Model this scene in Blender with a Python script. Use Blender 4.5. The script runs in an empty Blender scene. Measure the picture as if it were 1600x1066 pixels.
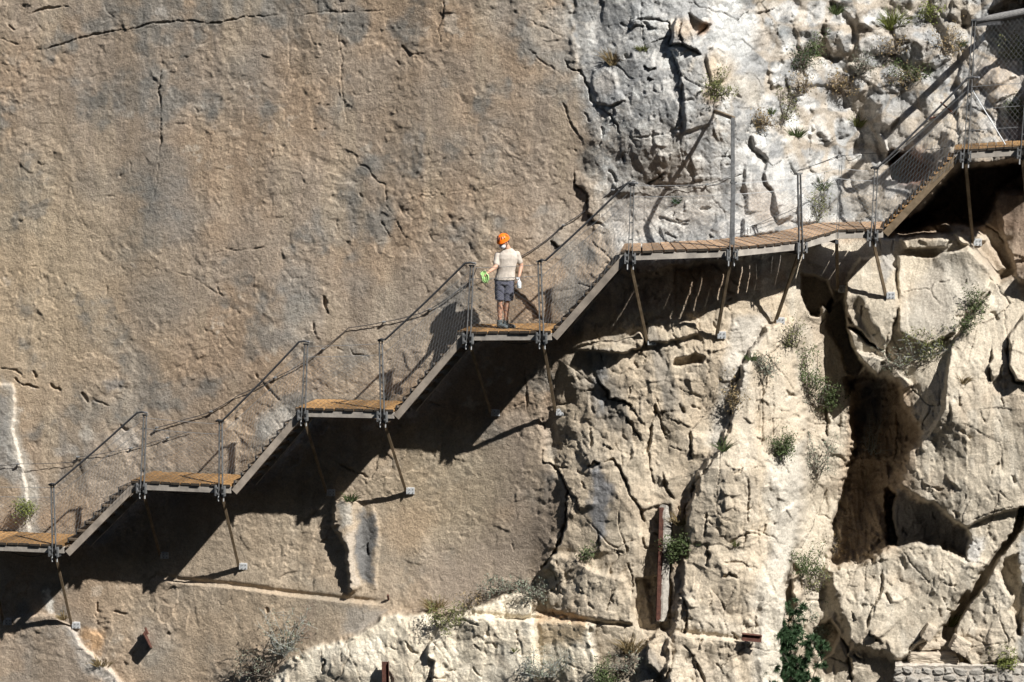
import bpy, bmesh, math, random
import numpy as np
from mathutils import Vector, Matrix

# ------------------------------------------------------------------ camera, sky, sun, exposure
scene = bpy.context.scene
PITCH = math.radians(9.0)
DIST, F = 60.0, 5220.0                       # metres to the middle of the wall, focal length in photo pixels
FWD = np.array([0.0, math.cos(PITCH), -math.sin(PITCH)])
UPV = np.array([0.0, math.sin(PITCH), math.cos(PITCH)])
RGT = np.array([1.0, 0.0, 0.0])
CAM = np.array([0.0, 1.5, 0.0]) - DIST * FWD
cd = bpy.data.cameras.new('camera'); cam = bpy.data.objects.new('camera', cd)
scene.collection.objects.link(cam); scene.camera = cam
cam.location = CAM.tolist(); cam.rotation_euler = (math.radians(90) - PITCH, 0, 0)
cd.sensor_width = 36.0; cd.lens = 36.0 * F / 1600.0; cd.clip_start = 0.5; cd.clip_end = 500

TOSUN = Vector((1.35, -1.45, 1.95)).normalized()
sun_el = math.asin(TOSUN.z); sun_az = math.atan2(TOSUN.x, TOSUN.y)
w = bpy.data.worlds.new('World'); scene.world = w; w.use_nodes = True
nt = w.node_tree; nt.nodes.clear()
so = nt.nodes.new('ShaderNodeOutputWorld'); bg = nt.nodes.new('ShaderNodeBackground')
sk = nt.nodes.new('ShaderNodeTexSky'); sk.sky_type = 'NISHITA'; sk.sun_disc = False
sk.sun_elevation = sun_el; sk.sun_rotation = sun_az; sk.altitude = 300
bg.inputs[1].default_value = 0.05
nt.links.new(sk.outputs[0], bg.inputs[0]); nt.links.new(bg.outputs[0], so.inputs[0])
sl = bpy.data.lights.new('sun', 'SUN'); sl.energy = 5.0; sl.angle = math.radians(0.5); sl.color = (1.0, 0.96, 0.895)
so_ = bpy.data.objects.new('sun', sl); scene.collection.objects.link(so_)
so_.rotation_euler = TOSUN.to_track_quat('Z', 'Y').to_euler(); so_.location = (20, -20, 30)
scene.view_settings.view_transform = 'Standard'; scene.view_settings.look = 'None'
scene.view_settings.gamma = 1.0; scene.view_settings.exposure = 0.75
scene.view_settings.use_curve_mapping = False

# ------------------------------------------------------------------ helpers
COL = scene.collection
R = random.Random(7)

def unproj(px, py, Y):
    """photo direction (px,py) met with the vertical plane y=Y (scalars or arrays)"""
    px = np.asarray(px, dtype=np.float64); py = np.asarray(py, dtype=np.float64); Y = np.asarray(Y, dtype=np.float64)
    a = (px - 800.0) / F; b = (533.0 - py) / F
    dy = FWD[1] + b * UPV[1]; dz = FWD[2] + b * UPV[2]
    t = (Y - CAM[1]) / dy
    return CAM[0] + t * a, CAM[1] + t * dy, CAM[2] + t * dz

def at(px, py, Y):
    x, y, z = unproj(px, py, Y)
    return Vector((float(x), float(y), float(z)))

def tag(o, label=None, cat=None, group=None, kind=None):
    if label: o['label'] = label
    if cat: o['category'] = cat
    if group: o['group'] = group
    if kind: o['kind'] = kind
    return o

def empty(name, loc, label, cat, group=None, rz=0.0):
    o = bpy.data.objects.new(name, None); COL.objects.link(o)
    o.location = loc; o.rotation_euler = (0, 0, rz); o.empty_display_size = 0.2
    return tag(o, label, cat, group)

class MB:
    """collects boxes, bars, tubes; build() links them as one mesh object"""
    def __init__(s): s.v = []; s.f = []
    def add(s, vs, fs):
        n = len(s.v); s.v += [tuple(p) for p in vs]; s.f += [tuple(i + n for i in f) for f in fs]; return s
    def hexa(s, c):       # 8 corners: bottom 4 ccw, top 4 ccw
        return s.add(c, [(3, 2, 1, 0), (4, 5, 6, 7), (0, 1, 5, 4), (1, 2, 6, 5), (2, 3, 7, 6), (3, 0, 4, 7)])
    def box(s, c, ax, ay, az):
        c = Vector(c); ax = Vector(ax); ay = Vector(ay); az = Vector(az)
        return s.hexa([c - ax - ay - az, c + ax - ay - az, c + ax + ay - az, c - ax + ay - az,
                       c - ax - ay + az, c + ax - ay + az, c + ax + ay + az, c - ax + ay + az])
    def bar(s, a, b, side, hw, hh):
        """box from a to b; side = direction of its half width hw; hh the other half"""
        a = Vector(a); b = Vector(b); d = (b - a); L = d.length; d.normalize()
        sd = Vector(side); sd = (sd - d * sd.dot(d)).normalized(); up = d.cross(sd)
        return s.box((a + b) / 2, d * L / 2, sd * hw, up * hh)
    def tube(s, pts, r, n=6, caps=True):
        pts = [Vector(p) for p in pts]; rings = []
        rr = r if isinstance(r, (list, tuple)) else [r] * len(pts)
        prev = None
        for i, p in enumerate(pts):
            d = (pts[min(i + 1, len(pts) - 1)] - pts[max(i - 1, 0)]).normalized()
            if prev is None:
                u = d.cross(Vector((0, 0, 1)));
                if u.length < 1e-3: u = d.cross(Vector((1, 0, 0)))
            else: u = prev - d * prev.dot(d)
            u.normalize(); prev = u; w_ = d.cross(u)
            rings.append([p + (u * math.cos(2 * math.pi * k / n) + w_ * math.sin(2 * math.pi * k / n)) * rr[i] for k in range(n)])
        vs = [q for g in rings for q in g]; fs = []
        for i in range(len(pts) - 1):
            for k in range(n):
                a = i * n + k; b = i * n + (k + 1) % n; fs.append((a, b, b + n, a + n))
        if caps: fs.append(tuple(range(n))[::-1]); fs.append(tuple(range((len(pts) - 1) * n, len(pts) * n)))
        return s.add(vs, fs)
    def build(s, name, mat, parent=None, bevel=0.0, smooth=False):
        base = Vector((0, 0, 0))
        if parent is None:
            a = np.array(s.v); base = Vector((float(a[:, 0].mean()), float(a[:, 1].mean()), float(a[:, 2].min())))
            s.v = [(p[0] - base.x, p[1] - base.y, p[2] - base.z) for p in s.v]
        me = bpy.data.meshes.new(name); me.from_pydata(s.v, [], s.f); me.update()
        bm = bmesh.new(); bm.from_mesh(me)
        bmesh.ops.recalc_face_normals(bm, faces=bm.faces)
        if bevel: bmesh.ops.bevel(bm, geom=bm.edges[:], offset=bevel, segments=1, affect='EDGES', profile=0.7)
        bm.to_mesh(me); bm.free()
        if smooth: me.polygons.foreach_set('use_smooth', [True] * len(me.polygons))
        me.materials.append(mat)
        o = bpy.data.objects.new(name, me); COL.objects.link(o)
        if parent is not None:
            o.parent = parent; o.matrix_parent_inverse = parent_inv(parent)
        else: o.location = base
        return o

def parent_inv(p):
    """parts are modelled in world coordinates; a thing's origin sits at its base"""
    if p.parent is not None: return Matrix.Identity(4)
    return Matrix.LocRotScale(p.location, p.rotation_euler, p.scale).inverted()

# ------------------------------------------------------------------ materials
def new_mat(name, col, rough=0.8, metal=0.0, spec=0.3):
    m = bpy.data.materials.new(name); m.use_nodes = True
    b = m.node_tree.nodes['Principled BSDF']
    b.inputs['Base Color'].default_value = (*col, 1); b.inputs['Roughness'].default_value = rough
    b.inputs['Metallic'].default_value = metal; b.inputs['Specular IOR Level'].default_value = spec
    return m, m.node_tree, b

def noisy(name, c1, c2, scale, rough=0.8, metal=0.0, bump=0.0, bscale=None, stretch=(1, 1, 1), spec=0.3, rnd=0.0, c3=None):
    m, t, b = new_mat(name, c1, rough, metal, spec)
    tc = t.nodes.new('ShaderNodeTexCoord'); mp = t.nodes.new('ShaderNodeMapping'); mp.inputs['Scale'].default_value = stretch
    n = t.nodes.new('ShaderNodeTexNoise'); n.inputs['Scale'].default_value = scale; n.inputs['Detail'].default_value = 6
    n.inputs['Roughness'].default_value = 0.65
    r = t.nodes.new('ShaderNodeValToRGB'); r.color_ramp.elements[0].position = 0.33; r.color_ramp.elements[1].position = 0.68
    r.color_ramp.elements[0].color = (*c1, 1); r.color_ramp.elements[1].color = (*c2, 1)
    if c3: e = r.color_ramp.elements.new(0.5); e.color = (*c3, 1)
    t.links.new(tc.outputs['Object'], mp.inputs[0]); t.links.new(mp.outputs[0], n.inputs[0]); t.links.new(n.outputs[0], r.inputs[0])
    out = r.outputs[0]
    if rnd:
        oi = t.nodes.new('ShaderNodeObjectInfo'); hv = t.nodes.new('ShaderNodeHueSaturation')
        mr = t.nodes.new('ShaderNodeMapRange'); mr.inputs[3].default_value = 1 - rnd; mr.inputs[4].default_value = 1 + rnd
        t.links.new(oi.outputs['Random'], mr.inputs[0]); t.links.new(mr.outputs[0], hv.inputs['Value']); t.links.new(out, hv.inputs['Color'])
        out = hv.outputs[0]
    t.links.new(out, b.inputs['Base Color'])
    if bump:
        n2 = t.nodes.new('ShaderNodeTexNoise'); n2.inputs['Scale'].default_value = bscale or scale * 3; n2.inputs['Detail'].default_value = 5
        bp = t.nodes.new('ShaderNodeBump'); bp.inputs['Strength'].default_value = 1.0; bp.inputs['Distance'].default_value = bump
        t.links.new(mp.outputs[0], n2.inputs[0]); t.links.new(n2.outputs[0], bp.inputs['Height']); t.links.new(bp.outputs[0], b.inputs['Normal'])
    return m

M = {}
M['wood'] = noisy('plank_wood', (0.16, 0.090, 0.036), (0.34, 0.205, 0.090), 9, 0.85, bump=0.004, stretch=(3, 1, 6), rnd=0.38, c3=(0.26, 0.15, 0.062))
M['end'] = noisy('dark_plank_end', (0.02, 0.017, 0.014), (0.07, 0.055, 0.042), 30, 0.9)
M['wood_grey'] = noisy('weathered_plank_wood', (0.20, 0.13, 0.08), (0.42, 0.30, 0.20), 8, 0.88, bump=0.005, stretch=(2, 2, 6), rnd=0.36, c3=(0.32, 0.21, 0.13))
M['steel'] = noisy('galvanised_steel', (0.09, 0.095, 0.10), (0.24, 0.245, 0.25), 14, 0.5, metal=0.35, bump=0.001, spec=0.5)
M['beam'] = noisy('dusty_steel_beam', (0.24, 0.22, 0.20), (0.46, 0.42, 0.37), 5, 0.7, metal=0.1, bump=0.002)
M['stringer'] = noisy('stair_stringer_grey', (0.22, 0.19, 0.16), (0.42, 0.36, 0.30), 4, 0.75, bump=0.002)
M['dark'] = noisy('dark_painted_steel', (0.045, 0.048, 0.052), (0.09, 0.09, 0.095), 12, 0.5, metal=0.3)
M['strut'] = noisy('brown_steel_strut', (0.10, 0.075, 0.045), (0.24, 0.18, 0.12), 6, 0.6, metal=0.2)
M['wire'] = new_mat('mesh_wire', (0.30, 0.31, 0.32), 0.45, 0.4, 0.5)[0]
M['plate'] = noisy('bright_anchor_plate', (0.36, 0.38, 0.40), (0.6, 0.61, 0.62), 20, 0.5, metal=0.3)
M['rust'] = noisy('rusty_iron', (0.05, 0.024, 0.02), (0.13, 0.06, 0.042), 16, 0.9, bump=0.003, c3=(0.09, 0.038, 0.028))
M['tread'] = noisy('dark_stair_tread', (0.07, 0.055, 0.04), (0.15, 0.11, 0.075), 10, 0.8, bump=0.003, rnd=0.2)
M['stud'] = new_mat('shiny_bolt', (0.8, 0.8, 0.8), 0.25, 0.8, 0.5)[0]
M['concrete'] = noisy('grey_mortar', (0.30, 0.28, 0.25), (0.5, 0.47, 0.42), 18, 0.95, bump=0.01)
M['log'] = noisy('grey_weathered_log', (0.13, 0.13, 0.13), (0.34, 0.33, 0.32), 12, 0.9, bump=0.01, stretch=(1, 6, 6))

# ------------------------------------------------------------------ numpy noise toolkit
def _hash(ix, iy, seed):
    h = (ix.astype(np.int64) * 374761393 + iy.astype(np.int64) * 668265263 + seed * 1442695041) & 0xFFFFFFFF
    h = ((h ^ (h >> 13)) * 1274126177) & 0xFFFFFFFF
    h = h ^ (h >> 16)
    return (h & 0xFFFFFF).astype(np.float32) / np.float32(0xFFFFFF)

def vnoise(x, y, seed):
    ix = np.floor(x); iy = np.floor(y); fx = (x - ix).astype(np.float32); fy = (y - iy).astype(np.float32)
    ix = ix.astype(np.int64); iy = iy.astype(np.int64)
    u = fx * fx * fx * (fx * (fx * 6 - 15) + 10); v = fy * fy * fy * (fy * (fy * 6 - 15) + 10)
    a = _hash(ix, iy, seed); b = _hash(ix + 1, iy, seed); c = _hash(ix, iy + 1, seed); d = _hash(ix + 1, iy + 1, seed)
    return (a + (b - a) * u + (c - a) * v + (a - b - c + d) * u * v) * 2 - 1

def fbm(x, y, scale, octv, seed, gain=0.5, ridge=False, ang=0.0, an=1.0):
    """scale = wavelength in pixels; ang, an = rotated anisotropy (an>1: stretched along ang)"""
    if an == 1.0: ang = 0.35 + seed * 0.7
    c, s = math.cos(ang), math.sin(ang)
    X = (x * c + y * s) / (scale * an); Y = (-x * s + y * c) / scale
    out = np.zeros_like(x, dtype=np.float32); amp = 1.0; tot = 0
    for k in range(octv):
        n = vnoise(X + 17.3 * k, Y - 9.1 * k, seed + k)
        if ridge: n = 1 - 2 * np.abs(n)
        out += amp * n; tot += amp; amp *= gain; X = X * 2.03; Y = Y * 2.03
        if an == 1.0: X, Y = X * 0.80 - Y * 0.60, X * 0.60 + Y * 0.80
    return out / tot

def facets(x, y, size, seed, tilt=1.0, an=(1.0, 1.0), rnd=1.0):
    """fractured plates: every cell has its own height and its own tilt. returns height, edge distance (0..), cell id"""
    X = x / (size * an[0]); Y = y / (size * an[1])
    ix = np.floor(X).astype(np.int64); iy = np.floor(Y).astype(np.int64)
    d1 = np.full(x.shape, 9.0, np.float32); d2 = d1.copy(); h1 = np.zeros_like(d1); id1 = np.zeros_like(d1)
    for dx in (-1, 0, 1):
        for dy in (-1, 0, 1):
            cx = ix + dx; cy = iy + dy
            sx = cx + 0.5 + (_hash(cx, cy, seed) - 0.5) * rnd; sy = cy + 0.5 + (_hash(cx, cy, seed + 1) - 0.5) * rnd
            ex = (X - sx).astype(np.float32); ey = (Y - sy).astype(np.float32)
            d = np.sqrt(ex * ex + ey * ey)
            hh = (_hash(cx, cy, seed + 2) - 0.5) * 2 + tilt * ((_hash(cx, cy, seed + 3) - 0.5) * 2 * ex + (_hash(cx, cy, seed + 4) - 0.5) * 2 * ey)
            m = d < d1
            d2 = np.where(m, d1, np.minimum(d2, d)); h1 = np.where(m, hh, h1)
            id1 = np.where(m, _hash(cx, cy, seed + 5), id1); d1 = np.where(m, d, d1)
    return h1, d2 - d1, id1, d1

def envelope(x, y, size, seed, tilt=1.0, k=1.3, an=(1.0, 1.0), low=False):
    """angular rock: the upper (or lower) envelope of tilted plates, continuous, with sharp creases; about -1..1"""
    X = x / (size * an[0]); Y = y / (size * an[1]); ix = np.floor(X).astype(np.int64); iy = np.floor(Y).astype(np.int64)
    best = np.full(x.shape, -99.0, np.float32)
    for dx in (-1, 0, 1):
        for dy in (-1, 0, 1):
            cx = ix + dx; cy = iy + dy
            ex = (X - cx - 0.5 - (_hash(cx, cy, seed) - 0.5) * 0.9).astype(np.float32); ey = (Y - cy - 0.5 - (_hash(cx, cy, seed + 1) - 0.5) * 0.9).astype(np.float32)
            h = (_hash(cx, cy, seed + 2) - 0.5) * 1.2 + tilt * 2 * ((_hash(cx, cy, seed + 3) - 0.5) * ex + (_hash(cx, cy, seed + 4) - 0.5) * ey) - k * (ex * ex + ey * ey)
            best = np.maximum(best, h)
    return -best if low else best

def sstep(a, b, x):
    t = np.clip((x - a) / (b - a), 0, 1); return t * t * (3 - 2 * t)

# ------------------------------------------------------------------ the cliff: a dense relief, annotated in photo pixels
STEP = 1.45
U0, U1, V0, V1 = -150.0, 1750.0, -110.0, 1176.0
us = np.arange(U0, U1, STEP); vs_ = np.arange(V0, V1, STEP)
NU, NV = len(us), len(vs_)
UU, VV = np.meshgrid(us, vs_); UU = UU.astype(np.float32); VV = VV.astype(np.float32)

# base surface: thin-plate spline through points (px, py, world Y)
CP = []
for v in (-110, 150, 400, 650, 900, 1176):
    for u in (-150, 100, 350, 600, 850): CP.append((u, v, 1.15 + 0.32 * (985 - u) / 87.0))
CP += [(930, 20, 1.55), (960, 250, 1.5), (985, 390, 1.5), (1013, 345, 1.85), (1117, 175, 1.25), (1060, 60, 1.4), (1150, 10, 1.8), (1100, 350, 1.5), (1050, 380, 1.6),
       (1180, 330, 1.7), (1250, 310, 2.1), (1200, 120, 2.2), (1300, 50, 3.6), (1300, 180, 3.6), (1320, 280, 3.5), (1380, 330, 2.5), (1305, 345, 2.7), (1400, 210, 3.3),
       (1420, 120, 3.7), (1520, 10, 4.0), (1500, 150, 3.2), (1450, 215, 2.8), (1560, 200, 2.3), (1620, 60, 3.4), (1620, 230, 2.0), (1750, 100, 3.2),
       (930, 560, 1.2), (1010, 560, 0.98), (1120, 540, 0.85), (1190, 450, 1.1), (1212, 503, 1.25), (1310, 460, 2.05), (1383, 470, 1.9), (1450, 430, 1.9), (1520, 385, 1.85),
       (1640, 400, 1.7), (950, 750, 1.0), (1050, 750, 0.95), (950, 900, 0.85), (1050, 900, 1.0), (1150, 650, 0.9), (1200, 600, 0.95), (1215, 750, 0.85), (1190, 900, 0.75),
       (1100, 1020, 0.75), (1200, 1020, 0.75), (1290, 620, 2.0), (1285, 780, 2.1), (1290, 900, 1.9), (1260, 1040, 1.5), (1390, 620, 1.7), (1380, 780, 1.7), (1430, 640, 1.3), (1430, 690, 1.25), (1350, 950, 1.4),
       (1450, 620, 1.15), (1540, 560, 1.0), (1540, 720, 0.95), (1640, 650, 0.9), (1440, 930, 1.25), (1540, 820, 1.1), (1560, 980, 0.9), (1640, 900, 0.8), (1450, 1060, 1.0),
       (1640, 1080, 0.7), (1750, 1176, 0.6), (1400, 1176, 0.7), (1000, 1176, 0.6), (700, 1040, 1.9), (560, 1060, 2.3), (850, 1040, 1.3), (1300, 1176, 0.9), (700, 1176, 1.7)]
cp = np.array(CP, dtype=np.float64)
def _tps(r2): return np.where(r2 > 1e-12, r2 * np.log(np.maximum(r2, 1e-12)) * 0.5, 0.0)
cx, cy = cp[:, 0] / 1000, cp[:, 1] / 1000
K = _tps((cx[:, None] - cx) ** 2 + (cy[:, None] - cy) ** 2) + np.eye(len(cp)) * 1e-3
P = np.stack([np.ones(len(cp)), cx, cy], 1)
sol = np.linalg.solve(np.block([[K, P], [P.T, np.zeros((3, 3))]]), np.concatenate([cp[:, 2], np.zeros(3)]))
gu = np.linspace(U0, U1, 96); gv = np.linspace(V0, V1, 66)
GX, GY = np.meshgrid(gu / 1000, gv / 1000)
G = sol[-3] + sol[-2] * GX + sol[-1] * GY
for i in range(len(cp)): G += sol[i] * _tps((GX - cx[i]) ** 2 + (GY - cy[i]) ** 2)
fu = (UU - U0) / (U1 - U0) * 95; fv = (VV - V0) / (V1 - V0) * 65
iu = np.clip(fu.astype(int), 0, 94); iv = np.clip(fv.astype(int), 0, 64); fu = fu - iu; fv = fv - iv
base = (G[iv, iu] * (1 - fu) + G[iv, iu + 1] * fu) * (1 - fv) + (G[iv + 1, iu] * (1 - fu) + G[iv + 1, iu + 1] * fu) * fv
base = base.astype(np.float32)
D = np.zeros_like(base)                       # relief, metres towards the viewer

# ---- warped coordinates, so that drawn outlines come out ragged
WX = UU + 5.0 * fbm(UU, VV, 38, 4, 11) + 1.6 * fbm(UU, VV, 7, 2, 12)
WY = VV + 5.0 * fbm(UU, VV, 38, 4, 21) + 1.6 * fbm(UU, VV, 7, 2, 22)

def win(pts, pad):
    p = np.array(pts, float)
    a = max(0, int((p[:, 0].min() - pad - U0) / STEP)); b = min(NU, int((p[:, 0].max() + pad - U0) / STEP) + 2)
    c = max(0, int((p[:, 1].min() - pad - V0) / STEP)); d = min(NV, int((p[:, 1].max() + pad - V0) / STEP) + 2)
    return slice(c, max(d, c)), slice(a, max(b, a))

def poly_sd(pts, pad, warp=1.0):
    """signed distance (inside positive) to a polygon, in pixels, on the window round it"""
    sl_ = win(pts, pad)
    x = UU[sl_] + (WX[sl_] - UU[sl_]) * warp; y = VV[sl_] + (WY[sl_] - VV[sl_]) * warp
    dist = np.full(x.shape, 1e9, np.float32); ins = np.zeros(x.shape, bool)
    n = len(pts)
    for i in range(n):
        ax, ay = pts[i]; bx, by = pts[(i + 1) % n]
        ex, ey = bx - ax, by - ay; L = ex * ex + ey * ey + 1e-9
        t = np.clip(((x - ax) * ex + (y - ay) * ey) / L, 0, 1)
        dist = np.minimum(dist, (x - ax - t * ex) ** 2 + (y - ay - t * ey) ** 2)
        if ay != by: ins ^= ((ay > y) != (by > y)) & (x < (bx - ax) * (y - ay) / (by - ay) + ax)
    dist = np.sqrt(dist)
    return sl_, np.where(ins, dist, -dist)

def line_d(pts, pad, warp=0.6):
    """distance to a polyline, signed side (+ = right of travel on the picture), running length 0..1"""
    sl_ = win(pts, pad)
    x = UU[sl_] + (WX[sl_] - UU[sl_]) * warp; y = VV[sl_] + (WY[sl_] - VV[sl_]) * warp
    best = np.full(x.shape, 1e9, np.float32); side = np.zeros_like(best); run = np.zeros_like(best)
    seg = [math.hypot(pts[i + 1][0] - pts[i][0], pts[i + 1][1] - pts[i][1]) for i in range(len(pts) - 1)]
    tot = sum(seg) + 1e-9; acc = 0
    for i in range(len(pts) - 1):
        ax, ay = pts[i]; bx, by = pts[i + 1]; ex, ey = bx - ax, by - ay; L = ex * ex + ey * ey + 1e-9
        t = np.clip(((x - ax) * ex + (y - ay) * ey) / L, 0, 1)
        d = (x - ax - t * ex) ** 2 + (y - ay - t * ey) ** 2; m = d < best
        best = np.where(m, d, best); side = np.where(m, np.sign(-(x - ax) * ey + (y - ay) * ex), side)
        run = np.where(m, (acc + t * seg[i]) / tot, run); acc += seg[i]
    return sl_, np.sqrt(best), side, run

def plate(pts, h, edge=5, warp=1.0):
    """raise (h>0) or sink (h<0) a polygon, with an edge 'edge' pixels wide"""
    sl_, sd = poly_sd(pts, edge * 2 + 14, warp); D[sl_] += h * sstep(-edge * 0.5, edge * 0.5, sd)

def crack(pts, wd, dp, warp=0.6):
    sl_, d, sg, run = line_d(pts, wd * 2 + 12, warp)
    tap = np.clip(np.minimum(run, 1 - run) * 8 + 0.25, 0, 1)

    wob = np.clip(0.62 + 0.75 * vnoise(UU[sl_] / 11, VV[sl_] / 11, 91) + 0.35 * vnoise(UU[sl_] / 4, VV[sl_] / 4, 92), 0.12, 1.5)
    D[sl_] -= dp * tap * (1 - sstep(0.3, 1.0, d / (wd * wob * tap + 0.3)))

def flake(pts, h, fall, sidewise=1, edge=2.0, warp=0.6):
    """rock standing proud on one side of a line (the right of travel if sidewise=1), dying away over 'fall' pixels"""
    sl_, d, sg, run = line_d(pts, fall * 3, warp); s_ = d * sg * sidewise
    tap = np.clip(np.minimum(run, 1 - run) * 5, 0, 1)
    D[sl_] += h * tap * sstep(-edge, edge, s_) * np.exp(-np.maximum(s_, 0) / fall)

# ---- region masks
def mask(pts, soft, warp=2.0):
    m = np.zeros_like(D); sl_, sd = poly_sd(pts, soft + 20, warp); m[sl_] = sstep(-soft, soft, sd); return m

UPPER = [(900, -130), (1720, -130), (1770, 300), (1600, 235), (1500, 235), (1378, 360), (1310, 352), (1150, 375), (1040, 385), (965, 380), (935, 280), (905, 130), (880, 40)]
m_up = mask(UPPER, 14)
OUT = [(895, -130), (1178, -130), (1181, 22), (1188, 50), (1179, 94), (1195, 146), (1215, 157), (1219, 209), (1235, 255), (1241, 288), (1280, 326), (1284, 380), (1000, 430), (900, 420)]
m_out = mask(OUT, 6)
SLAB = [(-200, -150), (915, -150), (925, 100), (935, 170), (915, 280), (925, 380), (880, 500), (880, 560), (850, 640), (850, 720), (880, 760), (885, 810), (845, 900), (800, 930), (700, 950),
        (620, 955), (480, 1020), (420, 1076), (400, 1200), (-200, 1200)]
m_slab = mask(SLAB, 12)
PALE = [(400, 1200), (425, 1060), (450, 1035), (500, 1012), (548, 1000), (592, 968), (625, 958), (670, 960), (700, 975), (740, 945), (775, 930), (832, 934), (830, 960), (925, 972), (935, 1060), (935, 1200)]
m_pale = mask(PALE, 5)
MID = [(880, 560), (925, 500), (1250, 440), (1250, 520), (1170, 570), (1150, 640), (1130, 700), (1085, 760), (1060, 800), (1050, 880), (1200, 1000), (1200, 1200), (930, 1200), (925, 975), (830, 955),
       (845, 900), (885, 810), (850, 720)]
m_mid = mask(MID, 10)
PILLAR = [(1240, 500), (1248, 587), (1253, 634), (1258, 671), (1253, 728), (1251, 757), (1244, 795), (1248, 842), (1235, 889), (1229, 919), (1224, 960), (1222, 1200), (1040, 1200), (1045, 1000), (1080, 800), (1090, 740), (1130, 700), (1145, 640), (1160, 570), (1195, 510)]
m_pil = mask(PILLAR, 6)
RIGHT = [(1225, 400), (1300, 380), (1600, 360), (1800, 360), (1800, 1250), (1225, 1250), (1235, 889), (1250, 757), (1258, 671), (1240, 540)]
m_right = mask(RIGHT, 8)
rough_m = np.clip(1 - m_slab, 0, 1)

# ---- large forms
n1 = fbm(UU, VV, 260, 3, 31)
D += 0.05 * n1 * m_slab + 0.16 * fbm(UU, VV, 170, 3, 33) * rough_m
D += 0.35 * m_out * (1 - sstep(1100, 1100 + 1, UU) * 0) * sstep(900, 1010, UU)     # pale outcrop stands forward of the slope behind
plate([(1262, 500), (1340, 470), (1390, 560), (1335, 700), (1300, 860), (1290, 1000), (1236, 1000), (1252, 760), (1260, 660), (1248, 560)], -0.25, 24)
# pillar stands forward; its right side is a clean edge
D += 0.25 * m_pil
# cavity and the shaded hollow beneath the big boulder
CAV = [(1325, 592), (1350, 583), (1372, 588), (1405, 598), (1412, 622), (1427, 645), (1438, 672), (1424, 705), (1405, 755), (1397, 780), (1398, 850), (1385, 852), (1362, 868), (1335, 884), (1300, 884), (1300, 830), (1312, 770), (1334, 700), (1335, 640)]
plate(CAV, -0.8, 9, 2.4); plate([(1338, 600), (1400, 606), (1415, 650), (1422, 672), (1402, 720), (1388, 770), (1384, 830), (1350, 860), (1318, 868), (1318, 800), (1335, 720)], -0.40, 26, 3.0)
sl_, sd = poly_sd(CAV, 10); cv_ = sstep(0, 14, sd); D[sl_] += cv_ * (0.30 * fbm(UU[sl_], VV[sl_], 34, 4, 1191, ridge=True, ang=1.5, an=3.2) + 0.14 * envelope(WX[sl_], WY[sl_], 40, 1193, 1.3, 1.2, (0.6, 1.6)))
plate([(1384, 762), (1436, 778), (1460, 790), (1481, 806), (1510, 822), (1516, 845), (1508, 872), (1480, 862), (1465, 850), (1384, 852)], -0.85, 7, 1.8)
plate([(1402, 755), (1437, 776), (1460, 789), (1481, 804), (1509, 822), (1545, 808), (1600, 795), (1760, 780), (1760, 400), (1600, 430), (1545, 440), (1512, 500), (1482, 545), (1478, 600), (1470, 650), (1440, 690), (1424, 705)], 0.18, 5)
D += 0.25 * mask([(1290, 888), (1370, 852), (1470, 850), (1512, 876), (1541, 884), (1476, 990), (1400, 1030), (1330, 1010), (1310, 950)], 8)
# rocks over the cavity
plate([(1319, 470), (1322, 505), (1339, 512), (1359, 537), (1374, 544), (1384, 546), (1392, 530), (1404, 480), (1398, 420), (1380, 400), (1345, 405), (1322, 440)], 0.42, 5)
plate([(1322, 508), (1340, 519), (1360, 541), (1384, 547), (1386, 560), (1378, 566), (1370, 584), (1360, 577), (1344, 556), (1330, 540)], 0.5, 5)
plate([(1336, 548), (1358, 576), (1370, 584), (1405, 592), (1412, 610), (1424, 600), (1400, 570), (1386, 560)], 0.3, 5)
plate([(1404, 400), (1452, 400), (1510, 390), (1545, 420), (1540, 450), (1490, 520), (1450, 540), (1404, 520)], 0.25, 6)
plate([(1252, 430), (1276, 434), (1292, 440), (1300, 470), (1293, 488), (1285, 480), (1278, 496), (1268, 493), (1256, 470)], -0.7, 5)
plate([(1290, 488), (1303, 455), (1317, 452), (1318, 490), (1323, 512), (1331, 537), (1350, 572), (1336, 592), (1324, 580), (1318, 556), (1302, 530), (1290, 512)], -0.45, 5)
# dark hollow under the upper stair and platform
plate([(1385, 372), (1430, 330), (1500, 258), (1800, 240), (1800, 430), (1600, 420), (1560, 440), (1540, 405), (1500, 372), (1440, 366)], -1.0, 14)
plate([(1400, 360), (1440, 325), (1500, 262), (1700, 246), (1700, 300), (1560, 300), (1535, 345), (1500, 350), (1450, 345), (1420, 362)], -1.1, 14)
plate([(1555, 300), (1600, 265), (1700, 250), (1700, 480), (1590, 440), (1575, 400)], 0.3, 8)
plate([(1445, 330), (1480, 322), (1540, 372), (1572, 418), (1560, 430), (1520, 392), (1470, 352)], 0.25, 8)
plate([(1410, 374), (1440, 366), (1475, 366), (1484, 376), (1478, 386), (1415, 388)], 0.3, 4)
plate([(1490, 366), (1530, 366), (1540, 372), (1520, 386), (1500, 382)], 0.3, 4)
plate([(1545, 18), (1640, -40), (1640, 110), (1590, 118), (1545, 100), (1528, 105), (1540, 70)], -0.7, 8)
plate([(1612, -130), (1800, -130), (1800, 200), (1640, 200), (1606, 90)], 0.9, 8)
# blind alcove seen through the stair mesh
plate([(1386, 238), (1392, 232), (1408, 238), (1424, 238), (1440, 252), (1462, 258), (1466, 262), (1450, 278), (1418, 288), (1394, 280), (1388, 262)], -0.75, 5)
plate([(1374, 208), (1383, 216), (1388, 236), (1384, 240), (1376, 225)], 0.18, 3)
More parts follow.
